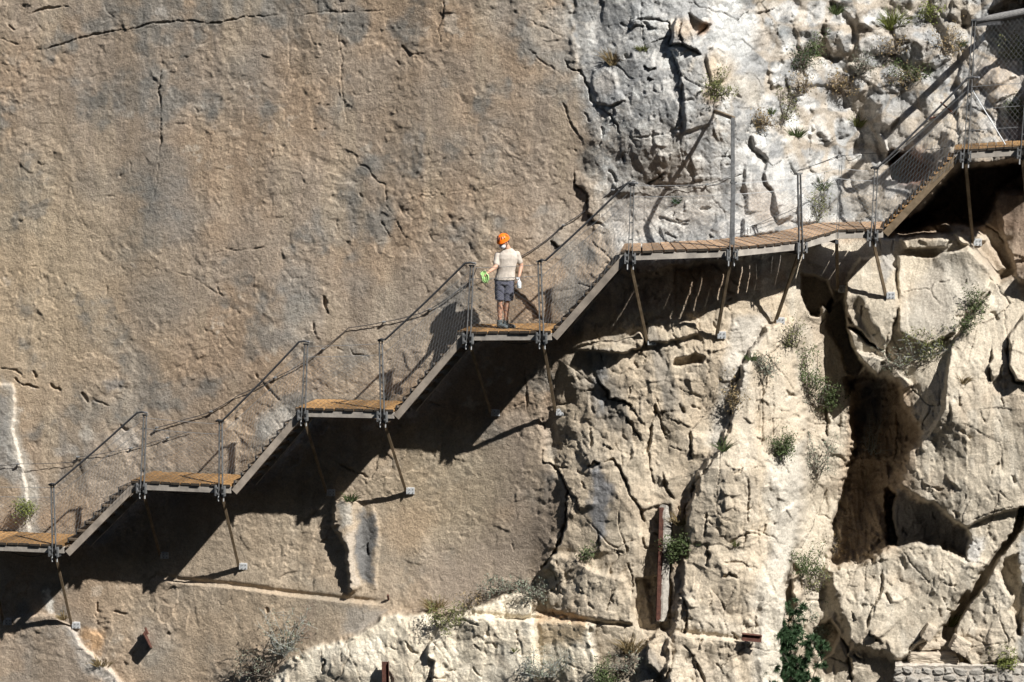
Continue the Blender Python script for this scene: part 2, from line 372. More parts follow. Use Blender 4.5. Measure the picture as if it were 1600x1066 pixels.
# diagonal cleft low on the right, and its neighbours
plate([(1594, 795), (1582, 832), (1562, 855), (1545, 883), (1525, 905), (1505, 936), (1487, 958), (1476, 982), (1474, 998), (1487, 1003), (1497, 980), (1506, 962), (1518, 940), (1544, 906), (1552, 890), (1562, 872), (1574, 858), (1594, 828), (1604, 795)], -0.55, 4)
plate([(1518, 940), (1544, 906), (1553, 892), (1563, 897), (1573, 922), (1582, 936), (1576, 953), (1587, 968), (1590, 1000), (1584, 1030), (1520, 1040), (1488, 1004), (1500, 972)], 0.25, 5)
plate([(1563, 893), (1573, 872), (1592, 862), (1590, 890), (1597, 915), (1620, 895), (1620, 925), (1598, 950), (1594, 990), (1588, 989), (1586, 967), (1576, 953), (1582, 934), (1571, 919)], -0.35, 4)
plate([(1574, 528), (1579, 545), (1575, 570), (1588, 594), (1602, 600), (1700, 600), (1700, 500), (1600, 490)], 0.22, 4)
flake([(1480, 545), (1480, 595), (1476, 640), (1462, 660), (1446, 674)], 0.22, 45, -1)
# stalactite-like flowstone on the slab
sl_, sd = poly_sd([(519, 782), (545, 778), (582, 790), (592, 812), (594, 880), (588, 922), (545, 926), (541, 890), (539, 852), (529, 832), (518, 815)], 30, 1.6)
D[sl_] += 0.30 * sstep(-2, 4, sd) * (1 - 1.0 * sstep(522, 585, UU[sl_])) + 0.05 * sstep(-3, 5, sd) * np.cos((UU[sl_] - 545) / 7.0)
# drilled ledge: one long line, rock below stands proud and catches the light
for L, h in (([(232, 903), (262, 908), (310, 914), (345, 917), (400, 923), (440, 929), (520, 938), (604, 946)], 0.10),
             ([(715, 961), (760, 965), (812, 971), (850, 971), (915, 973), (950, 977), (990, 981)], 0.13), ([(1048, 990), (1080, 995), (1110, 998), (1158, 1003)], 0.13)):
    sl_, d, sg, run = line_d(L, 190, 0.25); s_ = d * sg; tap = np.clip(np.minimum(run, 1 - run) * 12, 0, 1)
    D[sl_] += tap * (h * 0.8 * sstep(-1.2, 0.8, s_) * np.exp(-np.maximum(s_, 0) / 40) - 0.055 * np.exp(-((s_ + 5) / 3.5) ** 2))
# pale slabs at the foot
D += 0.16 * m_pale
plate([(715, 961), (812, 970), (832, 972), (838, 1066), (838, 1200), (655, 1200), (680, 1034), (667, 1029), (668, 1010), (684, 989)], 0.18, 4)
plate([(740, 948), (776, 930), (832, 933), (829, 960), (812, 968), (716, 960)], 0.14, 4)
plate([(845, 972), (850, 1040), (838, 1070), (860, 1200), (925, 1200), (930, 1050), (921, 975)], 0.05, 6)
flake([(1190, 1200), (1185, 1000), (1200, 880), (1215, 800), (1215, 740)], 0.10, 60, 1, edge=8)
# left border block and vein
plate([(-200, 598), (20, 600), (24, 640), (20, 670), (34, 730), (45, 800), (50, 850), (-200, 850)], 0.07, 5)
plate([(-200, 975), (85, 962), (112, 985), (125, 1008), (158, 1030), (195, 1070), (240, 1200), (-200, 1200)], 0.12, 6)
# rounded base of the slab right of centre
plate([(850, 890), (862, 872), (900, 870), (925, 890), (975, 905), (988, 930), (990, 976), (915, 968), (855, 955), (850, 925), (872, 908)], 0.16, 7)
plate([(992, 905), (1030, 900), (1046, 905), (1046, 985), (1030, 990), (998, 982), (990, 950)], -0.22, 4)
plate([(1000, 795), (1030, 790), (1050, 792), (1048, 860), (1045, 900), (1040, 968), (1020, 975), (1002, 900)], -0.08, 5)
plate([(1012, 1005), (1030, 982), (1048, 1000), (1046, 1040), (1038, 1060), (1012, 1035)], 0.2, 4)
plate([(1272, 980), (1300, 968), (1311, 990), (1300, 1022), (1282, 1034), (1270, 1010)], -0.35, 6)
plate([(1240, 905), (1258, 893), (1262, 905), (1258, 925), (1244, 945), (1238, 930)], 0.3, 5)
plate([(1226, 905), (1240, 880), (1252, 890), (1240, 915), (1236, 970), (1226, 990)], -0.25, 6)
# finger of rock and neighbours up on the outcrop
plate([(1050, 70), (1052, 45), (1056, 28), (1066, 22), (1076, 28), (1082, 48), (1086, 62), (1096, 84), (1078, 74), (1065, 68)], 0.22, 4, 0.5)
plate([(1049, 76), (1064, 70), (1078, 74), (1094, 88), (1103, 115), (1110, 145), (1116, 172), (1108, 195), (1070, 205), (1068, 160), (1064, 122), (1056, 95)], 0.09, 6, 0.5)
plate([(1076, 20), (1092, 32), (1110, 40), (1100, 52), (1088, 60), (1080, 45)], -0.3, 4, 0.5)
plate([(1102, 90), (1118, 72), (1138, 78), (1146, 100), (1134, 122), (1112, 130), (1106, 112)], 0.12, 6)
plate([(1160, 340), (1180, 333), (1202, 334), (1213, 350), (1218, 362), (1160, 372)], 0.15, 5)
plate([(1172, 210), (1184, 211), (1205, 228), (1232, 252), (1240, 290), (1238, 340), (1215, 350), (1208, 300), (1195, 270), (1200, 250), (1180, 235)], 0.2, 6)
plate([(1165, 255), (1185, 250), (1200, 275), (1205, 300), (1220, 320), (1205, 335), (1165, 330)], 0.1, 8)
plate([(927, 108), (945, 104), (962, 118), (966, 140), (976, 158), (950, 164), (932, 158), (925, 135)], 0.05, 7)
plate([(1012, 505 - 0), (1040, 498), (1090, 500), (1092, 520), (1060, 530), (1012, 535)], 0.15, 5)
plate([(905, 545), (935, 533), (960, 535), (998, 520), (1008, 532), (1000, 545), (960, 552)], 0.22, 4)
plate([(1049, 571), (1052, 560), (1085, 555), (1100, 560), (1094, 570), (1060, 571)], -0.25, 4)
# bulging blocks on the slope, upper right, drawn one by one
BLK = [[(1240, 15), (1262, 20), (1278, 45), (1290, 60), (1262, 88), (1245, 70)], [(1290, 28), (1318, 35), (1330, 52), (1326, 80), (1300, 88), (1290, 60)],
       [(1300, 0), (1370, -5), (1378, 30), (1365, 50), (1345, 40), (1330, 30)], [(1335, 35), (1360, 35), (1380, 50), (1398, 60), (1400, 84), (1370, 86), (1340, 82)],
       [(1396, 45), (1420, 20), (1440, 28), (1470, 60), (1490, 90), (1460, 105), (1420, 95), (1400, 80)], [(1257, 100), (1285, 88), (1310, 100), (1325, 120), (1322, 140), (1290, 135), (1262, 132)],
       [(1330, 100), (1355, 92), (1372, 100), (1392, 118), (1404, 145), (1380, 150), (1345, 120)], [(1228, 118), (1245, 112), (1260, 130), (1255, 148), (1235, 150)],
       [(1200, 110), (1218, 112), (1220, 135), (1206, 142)], [(1265, 165), (1300, 168), (1318, 180), (1328, 210), (1300, 222), (1270, 200)],
       [(1330, 128), (1350, 125), (1355, 145), (1335, 150)], [(1360, 155), (1400, 150), (1410, 175), (1390, 200), (1365, 190)], [(1265, 205), (1290, 200), (1325, 225), (1320, 300), (1290, 330), (1268, 260)],
       [(1222, 215), (1245, 205), (1262, 215), (1268, 250), (1250, 280), (1235, 250)], [(1250, 302), (1262, 296), (1275, 325), (1280, 348), (1250, 350)],
       [(1500, -30), (1530, -20), (1528, 30), (1500, 40), (1480, 20)], [(1470, -40), (1500, -10), (1500, 40), (1480, 60), (1450, 10)], [(1520, 40), (1555, 45), (1560, 60), (1530, 75)],
       [(1530, 95), (1560, 85), (1595, 95), (1590, 120), (1545, 140), (1525, 130)], [(1545, 150), (1575, 140), (1600, 150), (1590, 180), (1555, 170)]]
for k, b in enumerate(BLK):
    sl_, sd = poly_sd(b, 30, 1.3); h = 0.08 + 0.08 * ((k * 37) % 10) / 10.0
    D[sl_] += h * sstep(-2.5, 4, sd) + 0.006 * np.sqrt(np.maximum(sd, 0)) * 2.2

# ---- fractured texture at several sizes; strength by region
wx = UU + 9 * fbm(UU, VV, 60, 3, 41) + 2.5 * fbm(UU, VV, 12, 2, 43); wy = VV + 9 * fbm(UU, VV, 60, 3, 42) + 2.5 * fbm(UU, VV, 12, 2, 44)
f1, e1, i1, _ = facets(wx, wy, 92, 101, 1.6, (0.8, 1.25)); f2, e2, i2, _ = facets(wx, wy, 40, 201, 1.6, (0.8, 1.2))
f3, e3, i3, _ = facets(wx, wy, 17, 301, 1.5, (0.85, 1.15)); f4, e4, i4, r4 = facets(wx, wy, 46, 401, 0.5)
am = 0.55 + 0.45 * fbm(UU, VV, 120, 2, 47)                           # patchiness
f1 = f1 * sstep(0, 0.16, e1); f2 = f2 * sstep(0, 0.22, e2); f3 = f3 * sstep(0, 0.3, e3)
soft = sstep(-0.25, 0.35, fbm(UU, VV, 150, 3, 48))                   # calm planes and broken zones
A1 = envelope(wx, wy, 105, 1101, 1.5, 1.1, (0.75, 1.35)); A2 = envelope(wx, wy, 70, 1111, 1.5, 1.1, (0.8, 1.3), True)
A3 = envelope(wx, wy, 34, 1121, 1.5, 1.2, (0.85, 1.2)); A4 = envelope(wx, wy, 25, 1131, 1.5, 1.2, (0.8, 1.3), True); A5 = envelope(wx, wy, 11, 1141, 1.6, 1.2)
D += rough_m * (1 - 0.5 * m_out) * (0.10 * A1 + 0.07 * A2 + (0.016 + 0.026 * soft) * A3 + (0.012 + 0.018 * soft) * A4 + 0.007 * (0.4 + soft) * A5)
g1 = sstep(-0.1, 0.3, vnoise(UU / 60, VV / 60, 61)); g2 = sstep(0.1, 0.4, vnoise(UU / 45, VV / 45, 62)) * soft
D -= rough_m * 0.05 * (1 - sstep(0, 0.018, e1)) * g1
D += rough_m * (0.4 + 0.6 * soft) * (0.013 * facets(wx, wy, 30, 1201, 1.2, (0.6, 1.7))[0] + 0.009 * facets(wx, wy, 13, 1211, 1.6, (0.75, 1.4))[0])
D += rough_m * 0.014 * fbm(UU, VV, 16, 3, 1221, ridge=True, ang=1.45, an=5) * sstep(-0.1, 0.4, fbm(UU, VV, 120, 2, 1223))
m_slope = np.clip(m_up - m_out, 0, 1)
D += m_slope * (0.12 * envelope(wx, wy, 50, 1151, 1.2, 1.5) + 0.07 * A3 + 0.045 * A4 + 0.022 * A5 + 0.02 * envelope(wx, wy, 14, 1153, 1.6, 1.2, low=True))
D += m_mid * 0.012 * A5
# slab: shallow scaly spalls running down to the right, pits, fine grain
sp, se, si, _ = facets(wx + 0.3 * wy, wy, 22, 501, 2.2, (0.8, 1.1)); sq, sqe, sqi, _ = facets(wx, wy, 9, 601, 2.0)
patch = sstep(-0.15, 0.5, fbm(UU, VV, 110, 3, 73)); patch2 = sstep(-0.2, 0.45, fbm(UU, VV, 60, 3, 75))
low = sstep(480, 900, VV)
calm = sstep(-0.35, 0.35, fbm(UU, VV, 95, 3, 78))
D += m_slab * (0.010 * sp * patch * (0.6 + 0.8 * low) + 0.0048 * sq * (0.35 + 0.8 * patch2) + 0.016 * fbm(UU, VV, 80, 2, 79, an=3, ang=1.5)
               + 0.020 * envelope(wx + 0.25 * wy, wy, 46, 1161, 1.4, 1.0, (0.8, 1.4)) * (0.4 + 0.6 * calm) + 0.010 * envelope(wx, wy, 17, 1171, 1.6, 1.2, (0.9, 1.2)) * (0.25 + calm) + 0.006 * envelope(wx, wy, 9, 1181, 1.6, 1.2, low=True) * (0.3 + patch2))
D -= m_slab * 0.012 * sstep(0.40, 0.6, fbm(UU, VV, 6.5, 2, 181, ang=0.95, an=1.7)) * (0.3 + 0.7 * patch) + rough_m * 0.022 * sstep(0.42, 0.62, fbm(UU, VV, 8, 2, 183, ang=1.0, an=1.6)) * soft
D -= m_slab * 0.010 * sstep(0.35, 0.7, fbm(UU, VV, 15, 2, 81, ang=0.9, an=1.8)) * patch2
D += 0.005 * fbm(UU, VV, 6.5, 2, 83) + rough_m * 0.006 * fbm(UU, VV, 16, 4, 85, gain=0.6)
D += m_slope * 0.02 * fbm(UU, VV, 20, 4, 93, gain=0.62, ridge=True) + m_out * 0.012 * fbm(UU, VV, 24, 4, 95, gain=0.6, ridge=True)
D += m_right * 0.006 * fbm(UU, VV, 20, 4, 97, gain=0.6, ang=1.2, an=1.6)
D += m_pale * 0.012 * fbm(UU, VV, 24, 4, 87, ang=1.5, an=2.5)
# horizontal striations on the big boulder and gully
D += mask([(1480, 440), (1700, 420), (1700, 600), (1500, 560)], 20) * 0.02 * fbm(UU, VV, 14, 3, 89, ang=2.5, an=3)

CR = [
 ([(38, 81), (75, 77), (110, 65), (150, 55), (190, 47), (240, 37), (300, 34), (345, 35), (385, 28), (440, 22)], 2.6, .06), ([(160, 5), (180, 30), (197, 52)], 1.8, .03),
 ([(45, 22), (62, 14), (75, 12), (112, 6)], 3, .06), ([(455, 25), (510, 17), (565, 17), (612, 14)], 1.8, .03), ([(12, 40), (24, 48)], 3, .06), ([(0, 60), (30, 70)], 1.5, .03),
 ([(254, 103), (248, 140), (252, 175), (250, 205), (252, 238)], 3, .08), ([(252, 238), (246, 290), (225, 340)], 1.5, .03), ([(253, 60), (254, 103)], 1.6, .02),
 ([(110, 290), (118, 320), (150, 390), (180, 412)], 1.6, .02), ([(275, 425), (310, 437), (345, 460)], 2, .03), ([(307, 425), (307, 398), (360, 390), (410, 386)], 1.2, .015),
 ([(395, 387), (412, 386)], 3, .05), ([(450, 20), (455, 90), (445, 150)], 1.6, .02), ([(480, 40), (490, 68), (505, 70)], 2, .03), ([(625, 70), (640, 85), (660, 82)], 2.5, .04),
 ([(693, 0), (692, 25), (686, 45), (692, 65)], 2.2, .05), ([(533, 0), (531, 60), (535, 90), (530, 120), (538, 160), (540, 212)], 1.7, .035), ([(555, 240), (560, 258), (575, 262), (590, 285), (603, 290), (607, 320), (614, 335)], 2.0, .04),
 ([(593, 345), (602, 362), (608, 368)], 2.5, .06), ([(622, 345), (636, 370)], 2.5, .05), ([(502, 462), (510, 478), (515, 492)], 4, .10), ([(640, 300), (700, 305), (790, 285)], 1.4, .02),
 ([(560, 300), (566, 310)], 3, .05), ([(650, 315), (658, 305)], 3, .05), ([(0, 573), (25, 577), (40, 590)], 2.5, .05), ([(22, 590), (40, 600), (64, 607)], 3.5, .09), ([(52, 578), (58, 590)], 5, .09),
 ([(80, 598), (97, 610)], 5, .08), ([(128, 612), (140, 630)], 4, .07), ([(188, 660), (198, 672)], 4, .08), ([(150, 625), (175, 632)], 3, .05), ([(400, 580), (440, 630)], 2.5, .05), ([(490, 505), (494, 522)], 3, .05),
 ([(545, 545), (548, 555), (572, 555), (576, 560)], 2.2, .05), ([(800, 453), (820, 463), (830, 480), (840, 495), (852, 500)], 4.5, .14), ([(820, 20), (840, 40), (880, 60)], 1.5, .03), ([(820, 75), (850, 100), (880, 115)], 2.5, .03),
 ([(880, 92), (886, 106), (904, 110), (912, 119), (921, 137), (923, 154), (935, 166), (947, 173), (958, 182), (967, 194), (968, 210)], 3.3, .10), ([(935, 163), (953, 164), (975, 160)], 2.6, .07),
 ([(984, 31), (1003, 32), (1022, 30), (1033, 34), (1045, 36), (1049, 55), (1047, 73)], 3.2, .10), ([(1018, 66), (1028, 63), (1045, 62)], 3.2, .09), ([(1047, 74), (1064, 69), (1078, 73), (1096, 86)], 3.2, .10),
 ([(1065, 32), (1063, 50), (1066, 68)], 4, .10), ([(1049, 77), (1057, 95), (1063, 118), (1068, 130), (1068, 158), (1081, 156), (1099, 138)], 3, .09), ([(1006, 101), (1012, 106), (1024, 107)], 6, .14),
 ([(1012, 122), (1022, 127)], 5, .1), ([(982, 47), (986, 50)], 4, .08), ([(986, 28), (984, 40)], 5, .1), ([(1086, 60), (1098, 50), (1107, 39)], 5, .1), ([(915, 175), (922, 190)], 2.4, .05),
 ([(880, 158), (886, 170), (893, 190), (903, 210)], 2.2, .05), ([(897, 268), (900, 290), (918, 305), (921, 332), (926, 345), (947, 352)], 4.2, .13), ([(858, 376), (875, 385)], 4.5, .12), ([(925, 375), (948, 400), (960, 415)], 3, .07),
 ([(1018, 205), (1020, 225)], 3, .05), ([(1030, 340), (1055, 348), (1075, 351)], 3, .09), ([(1033, 365), (1062, 370)], 3, .08), ([(1010, 285), (1025, 278), (1040, 270)], 5, .10), ([(1108, 365), (1115, 370)], 5, .08),
 ([(1086, 275), (1086, 283)], 5, .08), ([(985, 215), (1040, 210), (1065, 190)], 2.5, .04), ([(1065, 150), (1063, 230), (1075, 270), (1130, 330), (1135, 375)], 2, .03),
 ([(936, 589), (940, 600), (951, 610), (953, 625), (974, 627), (987, 635), (995, 650)], 6, .18), ([(913, 611), (932, 609)], 3, .07), ([(987, 603), (984, 622)], 3.5, .08), ([(989, 565), (999, 576)], 3, .07),
 ([(976, 652), (987, 665), (997, 679), (999, 690)], 4, .10), ([(923, 665), (925, 690), (922, 705)], 3, .07), ([(940, 692), (960, 700)], 5, .1), ([(1023, 633), (1027, 649)], 5, .13), ([(1021, 658), (1014, 690), (1006, 710)], 5, .14),
 ([(1029, 648), (1039, 677), (1045, 682)], 3, .08), ([(1035, 646), (1063, 663)], 2.5, .06), ([(1044, 697), (1071, 703)], 3, .07), ([(1080, 673), (1080, 716)], 5.5, .15), ([(1062, 628), (1072, 644)], 3, .07), ([(862, 627), (872, 630), (884, 630)], 2.6, .06),
 ([(848, 704), (847, 721), (864, 728), (877, 741), (889, 766), (884, 794), (882, 820), (873, 852), (848, 893)], 7, .20), ([(888, 768), (903, 782), (906, 800)], 6, .13), ([(868, 729), (889, 730)], 3, .07),
 ([(918, 731), (928, 722), (938, 729)], 8, .18), ([(946, 724), (958, 719), (968, 737), (979, 764), (982, 775)], 6, .14), ([(981, 772), (990, 782), (1001, 791), (1010, 815)], 4.5, .10), ([(934, 831), (937, 868)], 6, .13),
 ([(1011, 709), (1020, 737), (1024, 756)], 4.2, .11), ([(1035, 737), (1042, 767), (1055, 783)], 4.5, .12), ([(1084, 754), (1082, 779), (1073, 794), (1074, 808)], 5.5, .14), ([(1106, 800), (1104, 836)], 4, .1), ([(1001, 839), (1011, 858)], 4, .09),
 ([(956, 856), (974, 866)], 2.6, .06), ([(1104, 852), (1106, 868), (1102, 886)], 6, .13), ([(979, 882), (987, 902), (990, 940)], 3, .09), ([(846, 893), (860, 878)], 6, .12), ([(860, 892), (872, 910)], 8, .14),
 ([(1049, 866), (1045, 903), (1049, 935), (1043, 966)], 6.5, .17), ([(1061, 928), (1074, 946), (1074, 971), (1072, 992)], 6, .15), ([(945, 956), (952, 935), (961, 916)], 2.6, .06), ([(969, 1056), (990, 1028), (1009, 1008), (1022, 995)], 6, .14),
 ([(1065, 1008), (1083, 1027), (1098, 1055), (1105, 1080)], 5, .11), ([(1097, 997), (1093, 1016)], 4, .08), ([(921, 973), (924, 997), (933, 1053), (935, 1100)], 3, .06), ([(1290, 634), (1293, 660), (1290, 684)], 7, .15), ([(1281, 619), (1278, 638)], 4, .09),
 ([(1171, 748), (1170, 790), (1170, 818)], 3.2, .08), ([(1162, 731), (1158, 745)], 3, .07), ([(1164, 832), (1162, 856)], 3.2, .08), ([(1138, 848), (1152, 838), (1167, 831), (1186, 834)], 4.5, .09), ([(1130, 905), (1141, 900), (1154, 904)], 5, .11),
 ([(1130, 880), (1160, 878), (1178, 890)], 3, .05), ([(1195, 515), (1175, 540), (1161, 564), (1146, 602), (1141, 672), (1128, 700), (1100, 740), (1084, 754)], 7, .12), ([(1191, 590), (1192, 640), (1190, 700)], 2.5, .04), ([(1210, 600), (1209, 690)], 2.5, .05),
 ([(1230, 622), (1243, 617)], 3, .06), ([(1220, 640), (1236, 645)], 3, .05), ([(1205, 560), (1200, 600), (1175, 660)], 2.5, .05), ([(1319, 470), (1320, 488), (1339, 512), (1359, 537), (1374, 545), (1386, 545)], 7, .22),
 ([(1404, 480), (1398, 510), (1388, 530), (1386, 548), (1396, 560)], 3.5, .12), ([(1548, 546), (1542, 572), (1545, 596)], 6, .18), ([(1574, 528), (1573, 556), (1576, 582), (1587, 597), (1602, 603)], 7, .22), ([(1583, 530), (1578, 545)], 4, .1),
 ([(1545, 455), (1515, 500), (1495, 525)], 7, .22), ([(1498, 611), (1500, 634)], 3, .06), ([(1518, 812), (1539, 805), (1561, 800), (1585, 794)], 2.6, .07), ([(1485, 867), (1509, 876), (1541, 885)], 3.2, .08), ([(1418, 752), (1512, 822)], 1, .01),
 ([(1380, 888), (1377, 910), (1370, 936), (1361, 958), (1352, 986)], 4.5, .13), ([(1358, 987), (1373, 1003)], 4, .1), ([(1312, 994), (1325, 1010), (1326, 1032), (1333, 1068)], 7, .18), ([(1332, 1020), (1342, 1031)], 6, .14), ([(1383, 925), (1388, 945)], 7, .12),
 ([(1360, 989), (1371, 1003)], 4.5, .11), ([(1448, 976), (1437, 998), (1418, 1015)], 5, .13), ([(1475, 912), (1484, 917), (1493, 915)], 2.6, .06), ([(1330, 955), (1336, 970)], 4, .08), ([(1500, 660), (1560, 690), (1570, 740)], 2, .03),
 ([(1530, 640), (1536, 660)], 3, .06), ([(1580, 740), (1588, 755)], 3, .06), ([(1400, 610), (1404, 700), (1392, 740)], 3, .06), ([(740, 1005), (750, 1018)], 2.6, .07), ([(632, 1000), (640, 1018), (650, 1023)], 3, .08), ([(606, 1009), (622, 1013)], 2, .05),
 ([(533, 1012), (531, 1032)], 2.2, .05), ([(505, 1020), (508, 1035), (503, 1052)], 5, .10), ([(668, 1062), (695, 1060)], 3, .09), ([(805, 985), (808, 1010)], 3, .07), ([(152, 940), (150, 955)], 5, .07), ([(145, 958), (152, 975)], 3, .06), ([(176, 955), (200, 962)], 3, .06),
 ([(416, 948), (419, 958)], 4, .07), ([(575, 845), (578, 868)], 5, .12), ([(525, 720), (555, 735), (575, 745)], 3, .06), ([(900, 500), (890, 505)], 2, .05), ([(820, 575), (822, 640)], 2.4, .05), ([(855, 560), (862, 600)], 2.6, .06), ([(1175, 22), (1192, 20), (1214, 12)], 4, .1),
 ([(1262, 350), (1290, 300), (1290, 280)], 3, .08), ([(1280, 220), (1300, 218), (1310, 212)], 4, .1), ([(1400, 64), (1425, 68)], 5, .1), ([(1520, 165), (1545, 175), (1555, 190)], 4, .1), ([(1550, 165), (1580, 150), (1600, 148)], 4, .1),
 ([(1475, 195), (1500, 205), (1540, 205)], 3, .06), ([(1450, 215), (1480, 212)], 3, .05), ([(1500, 180), (1530, 195), (1540, 215)], 3, .05), ([(1540, 350), (1560, 362), (1570, 380)], 4, .1)]
for pts, wd, dp in CR:
    left_ = pts[0][0] < 800
    sd_ = 1 if -(pts[-1][0] - pts[0][0]) - (pts[-1][1] - pts[0][1]) > 0 else -1
    if wd >= 3.4 and not left_ and len(pts) > 1:
        crack(pts, 2.0 + 0.16 * wd, dp * 0.75, 1.0); flake(pts, dp * 0.50, 34, sd_, 1.2, 1.0)
    else:
        crack(pts, wd * (0.66 if left_ else 0.75), dp * (0.75 if left_ else 0.85), 1.0)
        if wd >= 2: flake(pts, dp * 0.2, 18, sd_, 1.3, 1.0)
for (u, v) in ((498, 163), (512, 164), (492, 202), (507, 202)): crack([(u, v - 0.5), (u, v + 0.5)], 3.0, 0.08, 0)
# automatic small cracks and chips scattered over everything
rr = random.Random(5)
for k in range(300):
    u = rr.uniform(-100, 1700); v = rr.uniform(-80, 1150); a = rr.gauss(1.0, 0.6); L = rr.uniform(6, 26); pts = [(u, v)]
    for j in range(3):
        a += rr.gauss(0, 0.45); u += math.cos(a) * L / 3; v += math.sin(a) * L / 3; pts.append((u, v))
    slab_ = u < 890 - max(0, v - 800) * 0.6
    if slab_ and k % 2: continue
    crack(pts, rr.uniform(1.3, 2.2) if slab_ else rr.uniform(1.6, 3.6), rr.uniform(0.012, 0.035) if slab_ else rr.uniform(0.025, 0.08), 0.9)
for k in range(260):                          # little overhanging lips
    u = rr.uniform(860, 1700) if rr.random() < 0.7 else rr.uniform(-100, 900); v = rr.uniform(-80, 1150); a = rr.gauss(1.1, 0.7); L = rr.uniform(14, 46); pts = [(u, v)]
    slab_ = u < 890 - max(0, v - 800) * 0.6
    for j in range(3):
        a += rr.gauss(0, 0.4); u += math.cos(a) * L / 3; v += math.sin(a) * L / 3; pts.append((u, v))
    flake(pts, rr.uniform(0.010, 0.024) if slab_ else rr.uniform(0.02, 0.06), rr.uniform(10, 40), 1 if -(pts[-1][0] - pts[0][0]) - (pts[-1][1] - pts[0][1]) > 0 else -1, edge=1.3)

YS = base - D
def surf(px, py):
    iu_ = int(min(max((px - U0) / STEP, 0), NU - 1)); iv_ = int(min(max((py - V0) / STEP, 0), NV - 1))
    return float(YS[iv_, iu_])
def on(px, py, off=0.0):
    """point on the rock seen at (px,py), lifted 'off' metres towards the viewer"""
    return at(px, py, surf(px, py) - off)

# ---- colours of the stone (albedo), with the shade of some hollows painted in
def C3(r, g, b): return np.array([r, g, b], np.float32)
colr = np.ones(D.shape + (3,), np.float32) * C3(0.355, 0.292, 0.232)
def blend(m, c, k=1.0):
    global colr
    a = (np.clip(m, 0, 1) * k)[..., None]; colr = colr * (1 - a) + C3(*c) * a
s1 = fbm(UU, VV, 130, 4, 701); s2 = fbm(UU, VV, 60, 4, 703); s3 = fbm(UU, VV, 22, 4, 705); s4 = fbm(UU, VV, 40, 4, 707, ang=math.pi / 2, an=6)
blend(sstep(-0.25, 0.3, s1), (0.40, 0.298, 0.21), 0.8); blend(sstep(0.05, 0.5, s2) * (1 - 0.5 * low), (0.225, 0.22, 0.205), 0.75); blend(sstep(0.1, 0.6, s4), (0.46, 0.375, 0.28), 0.55)
blend(sstep(0.1, 0.5, -s4), (0.29, 0.225, 0.16), 0.4); blend(1 - sstep(60, 330, np.sqrt((UU - 20) ** 2 + (VV - 440) ** 2)), (0.50, 0.40, 0.28), 0.6); blend(sstep(0.15, 0.4, -s3) * sstep(-0.1, 0.4, s2), (0.21, 0.205, 0.19), 0.5); blend(sstep(0.35, 0.6, s3) * sstep(0, 0.4, s1), (0.55, 0.48, 0.40), 0.6)
for (u, v, r_, k, c) in ((690, 760, 130, .6, (.47, .39, .28)), (500, 880, 200, .5, (.47, .385, .28)), (255, 265, 60, .55, (.22, .215, .2)), (390, 130, 70, .35, (.24, .24, .23)), (275, 330, 60, .5, (.24, .23, .215)), (240, 480, 60, .4, (.25, .24, .22)), (150, 290, 40, .3, (.25, .24, .22)), (460, 440, 40, .4, (.3, .29, .27)),
                      (880, 60, 70, .6, (.36, .34, .31)), (800, 20, 60, .4, (.3, .29, .27)), (560, 440, 30, .4, (.33, .31, .28)), (470, 500, 40, .35, (.5, .46, .4)), (430, 660, 30, .6, (.58, .55, .5)), (135, 680, 18, .5, (.58, .54, .48)), (195, 690, 22, .5, (.55, .52, .48)),
                      (105, 700, 15, .4, (.55, .5, .45)), (580, 230, 10, .5, (.5, .46, .4)), (310, 165, 18, .35, (.55, .5, .44)), (205, 180, 12, .4, (.6, .56, .5)), (250, 20, 14, .3, (.5, .48, .45)), (180, 600, 14, .6, (.2, .2, .2)), (640, 220, 14, .4, (.5, .45, .4)), (760, 500, 60, .3, (.5, .42, .33)),
                      (620, 500, 60, .35, (.52, .45, .37)), (870, 350, 40, .3, (.45, .40, .34)), (640, 820, 50, .35, (.50, .35, .22)), (300, 950, 180, .5, (.48, .39, .29)), (140, 1005, 30, .6, (.55, .33, .16)), (240, 1000, 40, .3, (.46, .44, .4))):
    d_ = np.sqrt((WX - u) ** 2 + (WY - v) ** 2) + 14 * s3; blend(1 - sstep(r_ * 0.4, r_ * 1.1, d_), c, k)
